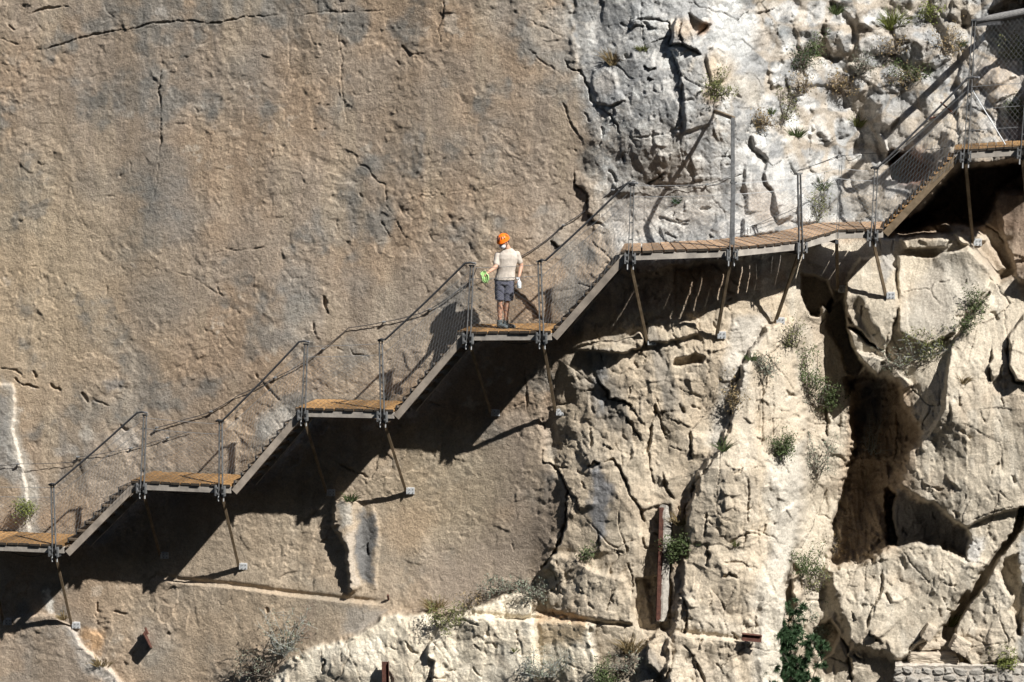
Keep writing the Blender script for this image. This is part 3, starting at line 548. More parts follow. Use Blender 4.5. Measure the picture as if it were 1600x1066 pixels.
# grey-white limestone, upper right
lime = np.ones_like(colr) * C3(0.54, 0.51, 0.46)
def lb(m, c, k):
    global lime
    a = (np.clip(m, 0, 1) * k)[..., None]; lime = lime * (1 - a) + C3(*c) * a
t1 = fbm(UU, VV, 70, 4, 711); t2 = fbm(UU, VV, 26, 5, 713, gain=0.6); t3 = fbm(UU, VV, 9, 3, 715)
lb(sstep(0.0, 0.5, t1), (0.55, 0.48, 0.39), 0.7); lb(sstep(0.02, 0.22, t2), (0.30, 0.295, 0.28), 0.7); lb(sstep(0.15, 0.4, -t2), (0.72, 0.70, 0.64), 0.8); lb(sstep(0.12, 0.35, t3), (0.20, 0.198, 0.188), 0.6)
gr = 1 - sstep(0.35, 0.55, e4 + 0.3 * t2 + 0.25); lb(gr * m_slope, (0.38, 0.30, 0.21), 0.6)
for (u, v, r_, k, c) in ((1125, 105, 38, .6, (.62, .47, .3)), (1070, 45, 26, .6, (.6, .45, .3)), (1098, 45, 16, .8, (.45, .27, .15)), (1190, 60, 26, .55, (.62, .48, .33)), (1112, 150, 18, .7, (.68, .5, .33)), (1170, 140, 34, .45, (.66, .55, .4)), (1195, 320, 40, .5, (.62, .48, .35)), (1150, 60, 50, .6, (.74, .72, .66)),
                      (1225, 50, 18, .6, (.3, .31, .3)), (1085, 170, 26, .6, (.34, .33, .31)), (985, 130, 60, .35, (.42, .41, .39)), (1000, 15, 30, .7, (.25, .25, .24)), (960, 40, 24, .5, (.32, .32, .31)), (1310, 130, 40, .4, (.40, .40, .39)), (1430, 60, 40, .35, (.44, .43, .41)), (1300, 330, 50, .5, (.40, .39, .36)), (1410, 210, 60, .45, (.60, .52, .42)),
                      (1480, 220, 80, .6, (.58, .48, .36)), (1560, 120, 50, .6, (.55, .43, .31)), (1350, 300, 50, .5, (.56, .47, .36)), (1310, 135, 20, .5, (.45, .3, .18)), (1480, 20, 50, .5, (.50, .43, .33)), (1060, 300, 80, .4, (.58, .48, .37)), (990, 330, 50, .35, (.56, .46, .36)), (945, 130, 24, .5, (.62, .54, .45)), (1240, 300, 60, .4, (.70, .68, .63)), (1020, 250, 60, .4, (.6, .52, .42)),
                      (1430, 262, 42, 1, (.26, .13, .08)), (1400, 250, 16, 1, (.16, .08, .05)), (1590, 210, 28, .7, (.28, .17, .12))):  # reddish-brown shade of the alcove painted into the stone
    d_ = np.sqrt((WX - u) ** 2 + (WY - v) ** 2) + 10 * t2; lb(1 - sstep(r_ * 0.4, r_ * 1.1, d_), tuple(q * (0.80 if min(c) > 0.3 else 1) for q in c), k)
m_l = np.clip(np.maximum(m_up, mask([(900, -130), (1300, -130), (1300, 420), (960, 400), (930, 300), (925, 120)], 22)), 0, 1)
lime = lime * (1 - 0.07 - 0.10 * sstep(0.0, 0.4, fbm(UU, VV, 55, 4, 767, ang=1.4, an=3)))[..., None]
lime = lime * (1 - (m_slope * 0.03)[..., None]) * (1 + (m_l[..., None] * np.array([-0.04, 0.0, 0.07], np.float32)))
colr = colr * (1 - m_l[..., None]) + lime * m_l[..., None]
# middle, pale foot, pillar, right boulders
def tone(m, c1, c2, c3, sd):
    """region colour from three related tones"""
    a = fbm(UU, VV, 50, 4, sd); b = fbm(UU, VV, 18, 4, sd + 9, ang=1.4, an=2)
    blend(m, c1); blend(m * sstep(-0.1, 0.5, a), c2, 0.75); blend(m * sstep(0.05, 0.5, b), c3, 0.65)
tone(m_mid * (1 - m_pil) * (1 - m_slab), (0.50, 0.42, 0.32), (0.54, 0.47, 0.37), (0.38, 0.33, 0.265), 721)
tone(m_right, (0.52, 0.46, 0.37), (0.48, 0.405, 0.315), (0.58, 0.53, 0.445), 731)
tone(m_pil, (0.52, 0.445, 0.345), (0.57, 0.51, 0.42), (0.40, 0.345, 0.275), 741)
tone(m_pale, (0.66, 0.59, 0.47), (0.70, 0.645, 0.54), (0.52, 0.45, 0.355), 751)
blend(mask([(1195, 720), (1255, 690), (1252, 800), (1248, 850), (1232, 900), (1222, 1080), (1165, 1200), (1180, 950), (1200, 880)], 12), (0.56, 0.53, 0.47), 0.7)
blend(mask([(1140, 500), (1200, 490), (1150, 640), (1120, 710), (1105, 690), (1125, 600)], 10), (0.52, 0.49, 0.44), 0.8)
blend(mask([(1195, 890), (1228, 880), (1222, 1100), (1190, 1100)], 10), (0.66, 0.60, 0.50), 0.7)
for pts, sft, c, k in (([(12, 640), (30, 640), (26, 672), (40, 705), (52, 745), (56, 790), (66, 846), (44, 846), (34, 790), (24, 745), (10, 705), (4, 672)], 7, (.55, .52, .47), .7), ([(3, 588), (18, 600), (25, 615), (24, 640), (18, 672), (32, 705), (42, 745), (46, 790), (56, 846), (40, 846), (36, 790), (28, 745), (14, 705), (8, 672), (12, 640), (10, 615), (0, 606)], 7, (.52, .48, .42), .75),
                    ([(68, 930), (78, 918), (84, 950), (80, 962), (72, 955)], 4, (.74, .71, .65), .9), ([(100, 985), (115, 990), (160, 1030), (195, 1066), (180, 1076), (120, 1030)], 8, (.50, .48, .45), .7), ([(-20, 612), (12, 618), (12, 680), (28, 740), (20, 760), (-20, 740)], 6, (.33, .33, .32), .7),
                    ([(556, 795), (584, 795), (590, 840), (586, 915), (562, 915), (558, 860)], 6, (.13, .14, .15), .85), ([(520, 790), (545, 785), (548, 820), (530, 830)], 5, (.42, .40, .36), .8), ([(540, 840), (556, 830), (556, 920), (544, 920)], 4, (.5, .45, .39), .6),
                    ([(922, 735), (940, 728), (952, 770), (948, 830), (935, 845), (922, 800)], 7, (.24, .25, .27), .85), ([(925, 545), (948, 550), (945, 640), (935, 640)], 9, (.30, .31, .32), .7), ([(888, 560), (893, 560), (896, 860), (890, 860)], 2, (.55, .46, .35), .45),
                    ([(470, 945), (485, 940), (490, 1000), (470, 1005)], 8, (.26, .2, .16), .6), ([(530, 945), (600, 955), (560, 990), (536, 985)], 8, (.30, .29, .27), .6), ([(1250, 400), (1330, 400), (1340, 500), (1290, 560), (1255, 500)], 12, (.36, .30, .24), .4),
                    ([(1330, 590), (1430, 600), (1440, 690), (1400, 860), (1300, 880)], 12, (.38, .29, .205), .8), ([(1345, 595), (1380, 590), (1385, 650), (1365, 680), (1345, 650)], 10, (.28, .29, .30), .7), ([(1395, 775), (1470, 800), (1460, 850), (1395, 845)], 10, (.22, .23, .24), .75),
                    ([(1404, 520), (1470, 380), (1530, 430), (1480, 520), (1440, 520)], 14, (.42, .40, .36), .6), ([(1500, 840), (1540, 845), (1530, 880), (1510, 875)], 8, (.48, .49, .5), .6), ([(1595, 840), (1620, 840), (1620, 1066), (1590, 1066), (1592, 960)], 8, (.32, .33, .33), .7),
                    ([(1375, 385), (1395, 382), (1396, 420), (1380, 450), (1372, 410)], 5, (.38, .38, .38), .6), ([(1555, 250), (1640, 240), (1640, 460), (1590, 450), (1575, 400)], 10, (.20, .145, .11), .8), ([(1500, 380), (1700, 350), (1700, 500), (1560, 440)], 12, (.32, .25, .19), .5), ([(1385, 372), (1500, 258), (1700, 240), (1700, 330), (1540, 340), (1440, 366)], 10, (.17, .13, .10), .8), ([(1402, 757), (1437, 779), (1481, 808), (1508, 826), (1512, 870), (1465, 852), (1400, 852)], 4, (.13, .13, .135), .85),  # upper-platform hollow and stained boulder bowl painted darker to deepen their shade
                    ([(842, 955), (915, 966), (915, 978), (838, 972)], 4, (.42, .24, .1), .5), ([(845, 975), (918, 975), (915, 1000), (850, 1010)], 8, (.50, .36, .2), .6)):
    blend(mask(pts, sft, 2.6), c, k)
fine = 1 + 0.10 * fbm(UU, VV, 5, 2, 761) + 0.10 * s3 + 0.06 * t3
streak = fbm(UU + 6 * s2, VV, 26, 4, 763, ang=math.pi / 2, an=14)
fine = fine * (1 + m_slab * 0.20 * streak + m_mid * 0.16 * streak) * (1 - 0.07 * m_slab) * (1 - 0.13 * m_mid * (1 - m_pil)) * (1 - 0.10 * m_right) * (1 - 0.06 * m_pil)
colr = colr * (1 - (0.35 * sstep(0.1, 0.45, -fbm(UU, VV, 40, 4, 765, ang=1.35, an=4)) * m_mid * (1 - m_pil))[..., None] * np.array([1.0, 0.9, 0.72], np.float32))
colr = np.clip(colr * fine[..., None], 0.02, 0.9)

# ---- rock material: painted tone x fine grain, fine relief
def rock_material():
    m, t, b = new_mat('rock', (0.4, 0.3, 0.2), 0.95, 0, 0.12)
    at_ = t.nodes.new('ShaderNodeAttribute'); at_.attribute_name = 'tone'
    tc = t.nodes.new('ShaderNodeTexCoord')
    n1_ = t.nodes.new('ShaderNodeTexNoise'); n1_.inputs['Scale'].default_value = 30; n1_.inputs['Detail'].default_value = 8; n1_.inputs['Roughness'].default_value = 0.7
    mr = t.nodes.new('ShaderNodeMapRange'); mr.inputs[1].default_value = 0.3; mr.inputs[2].default_value = 0.7; mr.inputs[3].default_value = 0.68; mr.inputs[4].default_value = 1.30
    mx = t.nodes.new('ShaderNodeMix'); mx.data_type = 'RGBA'; mx.blend_type = 'MULTIPLY'; mx.inputs[0].default_value = 1.0
    n2_ = t.nodes.new('ShaderNodeTexNoise'); n2_.inputs['Scale'].default_value = 21; n2_.inputs['Detail'].default_value = 8; n2_.inputs['Roughness'].default_value = 0.72
    bp = t.nodes.new('ShaderNodeBump'); bp.inputs['Distance'].default_value = 0.029; bp.inputs['Strength'].default_value = 1.0
    L = t.links
    L.new(tc.outputs['Object'], n1_.inputs[0]); L.new(tc.outputs['Object'], n2_.inputs[0]); L.new(n1_.outputs[0], mr.inputs[0])
    L.new(at_.outputs['Color'], mx.inputs[6]); L.new(mr.outputs[0], mx.inputs[7]); L.new(mx.outputs[2], b.inputs['Base Color'])
    L.new(n2_.outputs[0], bp.inputs['Height']); L.new(bp.outputs[0], b.inputs['Normal'])
    return m
M['rock'] = rock_material()
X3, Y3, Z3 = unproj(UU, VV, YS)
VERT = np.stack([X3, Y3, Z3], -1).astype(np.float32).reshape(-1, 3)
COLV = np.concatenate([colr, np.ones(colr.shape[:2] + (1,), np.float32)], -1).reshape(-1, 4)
m_bould = np.clip(mask([(1402, 755), (1437, 776), (1460, 789), (1481, 804), (1509, 822), (1545, 808), (1600, 795), (1760, 780), (1760, 400), (1600, 430), (1545, 440), (1512, 500), (1482, 545), (1478, 600), (1470, 650), (1440, 690), (1424, 705)], 2), 0, 1)
lab = np.zeros(D.shape, np.int8)                       # 0 cliff face
lab[(m_mid > 0.5) & (m_slab <= 0.5)] = 1; lab[(m_right > 0.5)] = 2; lab[m_up > 0.5] = 3
lab[(m_l > 0.5) & (m_out > 0.5) & (UU > 925)] = 4; lab[m_pil > 0.5] = 5; lab[(m_pale > 0.5)] = 6; lab[m_bould > 0.5] = 7
NAMES = ['cliff_face', 'cliff_buttress', 'rock_gully', 'rocky_slope', 'rock_outcrop', 'rock_pillar', 'rock_ledge', 'rock_bulge']
ii, jj = np.meshgrid(np.arange(NV - 1), np.arange(NU - 1), indexing='ij')
q00 = (ii * NU + jj).ravel(); quads = np.stack([q00 + NU, q00 + NU + 1, q00 + 1, q00], -1); ql = lab[:-1, :-1].ravel()
for k, nm in enumerate(NAMES):
    q = quads[ql == k]
    if len(q) == 0: continue
    uq, inv = np.unique(q.ravel(), return_inverse=True)
    me = bpy.data.meshes.new(nm); me.vertices.add(len(uq)); me.vertices.foreach_set('co', VERT[uq].ravel())
    me.loops.add(len(inv)); me.loops.foreach_set('vertex_index', inv.astype(np.int32).ravel())
    me.polygons.add(len(q)); me.polygons.foreach_set('loop_start', np.arange(0, len(q) * 4, 4, dtype=np.int32))
    me.polygons.foreach_set('use_smooth', np.ones(len(q), bool)); me.update(calc_edges=True)
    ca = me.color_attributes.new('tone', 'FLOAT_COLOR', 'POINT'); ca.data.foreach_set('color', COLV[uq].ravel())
    me.materials.append(M['rock']); o = bpy.data.objects.new(nm, me); COL.objects.link(o); tag(o, kind='structure')

# ---- unseen gorge side and floor, added to block sky light and deepen the shade
def gorge_sheet(name, fn, nu, nv, c):
    me = bpy.data.meshes.new(name); V = []; Fc = []
    for j in range(nv):
        for i in range(nu): V.append(fn(i / (nu - 1), j / (nv - 1)))
    for j in range(nv - 1):
        for i in range(nu - 1): a = j * nu + i; Fc.append((a, a + 1, a + nu + 1, a + nu))
    me.from_pydata(V, [], Fc); me.update(); me.materials.append(M['far_rock']); o = bpy.data.objects.new(name, me); COL.objects.link(o); tag(o, kind='structure')
M['far_rock'] = noisy('darkened_gorge_rock', (0.07, 0.06, 0.05), (0.15, 0.125, 0.10), 0.12, 0.95)  # kept dark so the added sheets bounce little light back
def jag(a, b, k): return math.sin(a * 9 + k) * 3 + math.sin(b * 13 + a * 5 + k) * 2.5 + R.uniform(-1, 1)
gorge_sheet('sky_blocking_gorge_wall', lambda a, b: (-160 + 320 * a, -96 - 22 * b + jag(a * 3, b * 3, 1), -60 + 190 * b + (jag(a * 4, 1, 2) if b > 0.95 else 0)), 40, 24, None)
gorge_sheet('unseen_gorge_floor', lambda a, b: (-160 + 320 * a, -100 + 100 * b, -58 + jag(a * 3, b * 3, 5) * 0.4 + 26 * max(0, b - 0.75)), 40, 16, None)

# ------------------------------------------------------------------ the walkway
def wires(mb, p00, p10, p11, p01, sp=0.060, r=0.0022, ang=(35, -35)):
    """diamond mesh inside a quad given by four corners (bottom-left, bottom-right, top-right, top-left)"""
    p00, p10, p11, p01 = map(Vector, (p00, p10, p11, p01))
    Wd = (p10 - p00).length; Hd = (p01 - p00).length
    nrm = (p10 - p00).cross(p01 - p00).normalized()
    def P(s, t): return (p00 * (1 - s) + p10 * s) * (1 - t) + (p01 * (1 - s) + p11 * s) * t
    for q, a in enumerate(ang):
        c, s_ = math.cos(math.radians(a)), math.sin(math.radians(a))
        n = Vector((-s_, c)); ds = [n.dot(Vector(k)) for k in ((0, 0), (Wd, 0), (Wd, Hd), (0, Hd))]
        k = min(ds) + sp * 0.5
        while k < max(ds):
            ts = []
            for (ax, ay, bx, by) in ((0, 0, Wd, 0), (Wd, 0, Wd, Hd), (Wd, Hd, 0, Hd), (0, Hd, 0, 0)):
                da = -s_ * ax + c * ay - k; db = -s_ * bx + c * by - k
                if (da < 0) != (db < 0): f = da / (da - db); ts.append((ax + (bx - ax) * f, ay + (by - ay) * f))
            if len(ts) == 2:
                a3 = P(ts[0][0] / Wd, ts[0][1] / Hd) + nrm * 0.002 * (1 if q else -1); b3 = P(ts[1][0] / Wd, ts[1][1] / Hd) + nrm * 0.002 * (1 if q else -1)
                if (b3 - a3).length > 0.02: mb.tube([a3, b3], r, 3, caps=False)
            k += sp
    return mb

def cable(mb, a, b, sag=0.0, r=0.004, n=8, seg=6):
    a = Vector(a); b = Vector(b)
    mb.tube([a.lerp(b, i / seg) - Vector((0, 0, sag * 4 * (i / seg) * (1 - i / seg))) for i in range(seg + 1)], r, n)

UPZ = Vector((0, 0, 1))
POSTH = 1.13
def post(par, p, tangent, back, h=POSTH, lean=0.0, tall=None, foot=None, bolts=True):
    """two flat steel bars with clamp plates on the beam; p = top of the outer beam"""
    t = Vector(tangent).normalized(); bk = Vector(back).normalized(); top = p + UPZ * h + t * lean
    for sgn in (-1, 1):
        m = MB(); m.bar(p + t * 0.036 * sgn - UPZ * 0.16 - bk * 0.035, top + t * 0.026 * sgn - bk * 0.035, t, 0.0075, 0.024)
        m.build('post_bar', M['steel'], par, bevel=0.002)
    m = MB()
    for z in (0.25, 0.55, 0.85, 1.05):
        if z < h: m.bar(p + UPZ * z + t * (lean * z / h - 0.04) - bk * 0.035, p + UPZ * z + t * (lean * z / h + 0.04) - bk * 0.035, UPZ, 0.009, 0.009)
    m.box(top - bk * 0.035 - UPZ * 0.01, t * 0.05, bk * 0.032, UPZ * 0.012)
    tag(m.build('spacer', M['steel'], par), kind='stuff')
    m = MB()
    for sgn in (-1, 1):
        m.box(p + t * 0.085 * sgn - bk * 0.06 - UPZ * 0.075, t * 0.014, bk * 0.03, UPZ * 0.095)
        m.box(p + t * 0.062 * sgn - bk * 0.08 - UPZ * 0.02, t * 0.022, bk * 0.012, UPZ * 0.016)
        m.box(p + t * 0.062 * sgn - bk * 0.08 - UPZ * 0.125, t * 0.022, bk * 0.012, UPZ * 0.016)
    tag(m.build('clamp', M['steel'], par, bevel=0.002), kind='stuff')
    if bolts:
        m = MB()
        for sgn in (-1, 1): m.tube([p + t * 0.05 * sgn - bk * 0.03 - UPZ * 0.15, p + t * 0.05 * sgn - bk * 0.03 - UPZ * 0.275], 0.012, 6)
        tag(m.build('bolt', M['plate'], par), kind='stuff')
    return top

def strut(par, p, foot_px, back, lift=0.05):
    """brace from the outer edge of the deck down to a plate bolted on the rock"""
    f = on(foot_px[0], foot_px[1], lift); a = p - UPZ * 0.17 + Vector(back).normalized() * 0.02
    side = Vector((1, 0, 0)).cross((f - a).normalized())
    m = MB(); m.bar(a, f, (1, 0.25, 0), 0.026, 0.026); m.build('strut', M['strut'], par, bevel=0.004)
    m = MB(); c = f + Vector((0.10, 0.03, 0.0)); m.box(c, (0.062, 0.0, 0), (0, 0.05, 0), (0, 0, 0.062))
    m.box(f + Vector((0.02, -0.0, 0.0)), (0.012, 0, 0), (0, 0.05, 0), (0, 0, 0.055)); pl = m.build('foot_plate', M['plate'], par, bevel=0.004)
    m = MB()
    for dx, dz in ((-0.03, -0.03), (0.03, -0.03), (-0.03, 0.03), (0.03, 0.03)): m.tube([c + Vector((dx, -0.045, dz)), c + Vector((dx, -0.065, dz))], 0.01, 6)
    tag(m.build('anchor_bolt', M['steel'], pl), kind='stuff')

def channel(mb, a, b, out, h=0.12, fl=0.05, th=0.008):
    """U-shaped beam; web faces 'out', top edge on a..b"""
    a = Vector(a); b = Vector(b); d = (b - a).normalized(); o = Vector(out).normalized(); up = UPZ if abs(d.z) < 0.2 else (-o.cross(d)).normalized()
    if up.z < 0: up = -up
    mb.box((a + b) / 2 - up * h / 2 + o * 0.0, (b - a) / 2, o * th, up * h / 2)
    for s in (0.5, -0.5): mb.box((a + b) / 2 - up * (h / 2 - s * (h - th * 2)) - o * (fl / 2 + th + 0.001), (b - a) / 2, o * fl / 2, up * th)

def deck(name, label, outer, backs, nplank, wood, slab_gap=0.014, group='timber platforms of the cliff walkway', over=0.03, drop=0.0):
    """outer: list of outer top points along the walk; backs: vector to the inner edge at each; planks laid across"""
    th = empty(name, (sum((Vector(o) for o in outer), Vector()) / len(outer)) - UPZ * 0.2, label, 'platform', group)
    # running length
    L = [0]
    for a, b in zip(outer, outer[1:]): L.append(L[-1] + (Vector(b) - Vector(a)).length)
    def at_len(s):
        for i in range(len(outer) - 1):
            if s <= L[i + 1] + 1e-6 or i == len(outer) - 2:
                f = (s - L[i]) / (L[i + 1] - L[i]); return Vector(outer[i]).lerp(Vector(outer[i + 1]), f), Vector(backs[i]).lerp(Vector(backs[i + 1]), f)
    n = nplank; wdt = L[-1] / n
    for k in range(n):
        s0 = k * wdt + slab_gap * R.uniform(0.05, 0.75); s1 = (k + 1) * wdt - slab_gap * R.uniform(0.05, 0.75)
        a, ba = at_len(s0); b, bb = at_len(s1); j = R.uniform(-0.012, 0.014); z = R.uniform(-0.004, 0.005); tw = R.uniform(-0.003, 0.003)
        ua, ub = ba.normalized(), bb.normalized(); e = R.uniform(0, 0.05)
        lo = UPZ * (0.004 + z); hi = UPZ * (0.052 + z + tw)
        m = MB(); m.hexa([a - ua * (over + j) + lo, b - ub * (over + j) + lo, b + bb + ub * e + lo, a + ba + ua * e + lo,
                          a - ua * (over + j) + hi, b - ub * (over + j) + hi, b + bb + ub * e + hi, a + ba + ua * e + hi])
        o = m.build('plank', wood, th, bevel=0.005); o.data.materials.append(M['end'])
        ud = ua + ub
        for pl_ in o.data.polygons:
            if abs(pl_.normal.dot(ud.normalized())) > 0.6: pl_.material_index = 1
    for i in range(len(outer) - 1):
        a, b = Vector(outer[i]), Vector(outer[i + 1]); o = -Vector(backs[i]) - Vector(backs[i + 1])
        m = MB(); channel(m, a, b, o); m.build('edge_beam', M['beam'], th, bevel=0.003)
        m = MB(); channel(m, a + Vector(backs[i]) * 0.92, b + Vector(backs[i + 1]) * 0.92, -o); m.build('inner_beam', M['steel'], th)
    return th

def joist(par, p, back):
    m = MB(); m.bar(p - UPZ * 0.175, p + Vector(back) - UPZ * 0.175, (1, 0, 0), 0.03, 0.03); m.build('joist', M['dark'], par)

def netting(par, a, b, ha, hb, z0=0.06, frac=0.80):
    """infill panel and two cables between the posts a and b"""
    a = Vector(a); b = Vector(b)
    m = wires(MB(), a + UPZ * z0, b + UPZ * z0, b + UPZ * hb * frac, a + UPZ * ha * frac); tag(m.build('wire_mesh', M['wire'], par), kind='stuff')
    for fz in (frac, 0.955):
        m = MB(); cable(m, a + UPZ * ha * fz, b + UPZ * hb * fz, 0.012, 0.0042); m.build('cable', M['wire'], par)

def stair(label, pa, pb, back, n, wood, a_post, b_post, ha, hb, stick=0.03, studs=True, hook=0.0, string_m=None, treads_below=0.05):
    """stair flight: pa lower, pb upper outer point (top edge of the stringer)"""
    pa = Vector(pa); pb = Vector(pb); back = Vector(back); d = (pb - pa).normalized(); o = -back.normalized(); nrm = o.cross(d)
    if nrm.z < 0: nrm = -nrm
    th = empty('stair_flight', pa - UPZ * 0.1, label, 'staircase', 'stair flights of the cliff walkway')
    for k, off in enumerate((Vector((0, 0, 0)), back * 0.96)):
        m = MB(); a = pa + off; b = pb + off
        m.bar(a - nrm * 0.066, b - nrm * 0.066, nrm, 0.064, 0.012)
        for s in (-1, 1): m.bar(a - nrm * (0.066 - 0.057 * s) + back.normalized() * 0.037, b - nrm * (0.066 - 0.057 * s) + back.normalized() * 0.037, nrm, 0.006, 0.024)
        m.build('stringer', string_m or M['stringer'], th, bevel=0.003)
    run = Vector((pb.x - pa.x, pb.y - pa.y, 0)); rn = run.normalized(); rise = (pb.z - pa.z) / (n + 1); going = run.length / (n + 1)
    for k in range(n):
        c = pa + d * ((pb - pa).length * (k + 1) / (n + 1)) + UPZ * (stick - treads_below) + back * 0.48 + rn * R.uniform(-.004, .004)
        m = MB(); m.box(c, rn * (going * 0.62), back * 0.47, UPZ * 0.022); t_ = m.build('tread', wood, th, bevel=0.005)
        m = MB(); m.box(c - rn * (going * 0.62 + 0.012) - UPZ * 0.02, rn * 0.009, back * 0.465, UPZ * 0.045); m.build('nosing', M['dark'], t_)
        if studs:
            q = c - back * 0.48 + o * 0.03 + UPZ * 0.01 - rn * going * 0.3; m = MB(); m.tube([q, q + o * 0.02], 0.011, 6); m.build('bolt', M['stud'], t_)
    # hand rail: dark bent tube between the two post heads
    A = Vector(a_post); B = Vector(b_post); off = o * 0.05
    pts = [A + UPZ * ha - rn * 0.06 + off, A + UPZ * (ha + 0.03) + rn * 0.0 + off, A + UPZ * (ha + 0.02) + rn * 0.07 + off]
    q1 = B + UPZ * (hb + 0.01) - rn * 0.10 + off; q2 = B + UPZ * (hb + 0.03) + off; q3 = B + UPZ * (hb + 0.02) + rn * 0.09 + off
    for i in range(1, 6): pts.append(pts[2].lerp(q1, i / 6) - UPZ * 0.02 * math.sin(math.pi * i / 6))
    pts += [q1, q2, q3]
    m = MB(); m.tube(pts, 0.019, 8); m.build('handrail', M['dark'], th, smooth=True)
    m = MB(); m.tube([q3, q3 + rn * 0.02], 0.022, 8); m.build('rail_cap', M['stud'], th)
    for fz in (0.80, 0.92):
        m = MB(); cable(m, A + UPZ * ha * fz, B + UPZ * hb * fz, 0.01, 0.0042); m.build('cable', M['wire'], th)
    m = wires(MB(), A + UPZ * 0.02, B + UPZ * 0.02, B + UPZ * hb * 0.80, A + UPZ * ha * 0.80, sp=0.078, ang=(72, 8)); tag(m.build('wire_mesh', M['wire'], th), kind='stuff')
    return th

# outer-edge nodes: photo position of the beam's top and its distance
def NY(px): return 0.32 * (985 - px) / 87.0
bL = Vector((0.29, 0.85, 0)); LT = Vector((1, -0.32, 0)).normalized()
def nd(px, py, Y=None): return at(px, py, NY(px) if Y is None else Y)
# platform A (leftmost, runs out of the picture)
def straight(label, x0, y0, x1, y1, posts, n, wood, feet):
    a = nd(x0, y0); b = nd(x1, y1); th = deck('timber_platform', label, [a, b], [bL, bL], n, wood); tops = []
    for (px, py, lean, hpx) in posts:
        p = nd(px, py); h = hpx / 86.0; tops.append((p, h, post(th, p, LT, bL, h, lean)))
        joist(th, p, bL)
    for (px, py, _, _), f in zip(posts, feet): strut(th, nd(px, py), f, bL)
    return th, tops
pA, tA = straight('leftmost timber platform, cut off by the left edge of the photo, below all the others', -75, 848, 100, 855, [(-62, 849, 0, 100), (86, 855, -0.01, 103)], 10, M['wood'], [(-30, 980), (112, 977)])
strut(pA, nd(-18, 851), (5, 972), bL)
pB, tB = straight('timber platform with an orange deck between the two lowest visible stair flights', 205, 755, 361, 761, [(223, 756, 0.09, 113), (346, 760, 0.02, 105)], 10, M['wood'], [(250, 868), (373, 885)])
pC, tC = straight('timber platform two levels below the worker, third visible from the left', 462, 641, 616, 644, [(475, 642, 0.07, 107), (599, 644, -0.03, 113)], 10, M['wood'], [(510, 770), (634, 767)])
pD, tD = straight('timber platform on which the worker in the orange helmet stands', 714, 522, 862, 521, [(733, 522, 0.07, 107), (848, 521, -0.05, 111)], 9, M['wood'], [(767, 645), (868, 644)])
for th, (q0, q1) in ((pA, tA), (pB, tB), (pC, tC), (pD, tD)): netting(th, q0[0] - bL.normalized() * 0.03, q1[0] - bL.normalized() * 0.03, q0[1], q1[1])

# upper curved walkway
E0, E1, F1, G1, H0, H1 = nd(968, 397, 0.05), nd(1142, 391, -0.12), nd(1250, 380, 0.42), nd(1308, 363, 1.0), nd(1365, 361, 1.02), nd(1380, 361, 1.02)
bE0, bE1, bF, bG, bH = Vector((0.10, 0.98, 0)), Vector((-0.28, 0.98, 0)), Vector((-0.55, 1.0, 0)), Vector((-0.25, 0.95, 0)), Vector((0.16, 0.95, 0))
pE = deck('timber_platform', 'long platform of grey-brown planks ending at the tall post with the bent arm', [E0, E1], [bE0, Vector((-0.22, 1.0, 0))], 10, M['wood_grey'], 0.026)
pF = deck('timber_platform', 'curved platform of slanting planks between the tall bent-arm post and the highest stair', [E1 + Vector((0.02, 0, 0)), F1, G1, H1], [bE1, bF, bG, bH], 19, M['wood_grey'], 0.021)
def nodepost(par, p, tan, bk, foot, h=1.15, lean=0, name=None):
    tp = post(par, p, tan, bk, h, lean); joist(par, p, bk)
    if foot: strut(par, p, foot, bk)
    return tp
pe = nd(985, 396.5, 0.03); ph = nd(1364, 361, 1.02)
nodepost(pE, pe, (1, -.05, 0), bE0, (1011, 534), 1.22, 0.03)
nodepost(pE, E1, (1, 0.1, 0), bE1, (1120, 524), 1.20, 0.02)
nodepost(pF, F1, (1, 0.45, 0), bF, (1212, 502), 1.24, -0.06)
joist(pF, G1, bG); strut(pF, G1, (1309, 452), bG)
for sgn in (-1, 1): m = MB(); m.tube([G1 + Vector((0.02 * sgn, -0.03, -0.1)), G1 + Vector((0.04 + 0.02 * sgn, -0.03, 1.2))], 0.0055, 6); m.build('thin_post_rod', M['steel'], pF)
nodepost(pF, ph, (1, 0, 0), bH, (1384, 462), 1.12, 0.04)
# tall post with an arm fixed to the rock
m = MB(); t1_ = E1 + Vector((0.06, -0.02, 1.18)); t2_ = at(1145, 184, -0.14); m.bar(E1 + Vector((0.03, -0.03, 0.1)), t2_, (1, 0, 0), 0.033, 0.033); m.build('tall_post', M['steel'], pE, bevel=0.003)
m = MB(); m.bar(t2_ + Vector((0.015, 0, -0.012)), on(1117, 174, -0.02), (0, 0, 1), 0.030, 0.030); m.build('arm', M['strut'], pE, bevel=0.003)
dz = -0.03
netting(pE, pe + Vector((0, dz, 0)), E1 + Vector((0, dz, 0)), 1.25, 1.22); netting(pF, E1 + Vector((0, dz, 0)), F1 + Vector((0, dz, 0)), 1.22, 1.22)
netting(pF, F1 + Vector((0, dz, 0)), G1 + Vector((0, dz, 0)), 1.22, 1.2); netting(pF, G1 + Vector((0, dz, 0)), ph + Vector((0, dz, 0)), 1.2, 1.12)
# inner rope rail of the curve
m = MB(); prev = None
for (px, py, off) in ((1150, 360, .1), (1205, 340, .1), (1255, 318, .1), (1290, 300, .1)):
    q = on(px, py, off)
    if prev is not None: cable(m, prev, q, 0.03, 0.005)
    prev = q
m.build('inner_cable', M['dark'], pF)
for px, py in ((1163, 360), (1168, 358), (1173, 357)):
    m = MB(); q = on(px, py + 8, 0.15); m.tube([q, q + Vector((0, 0, 0.11))], 0.006, 5); m.build('rod', M['dark'], pF)
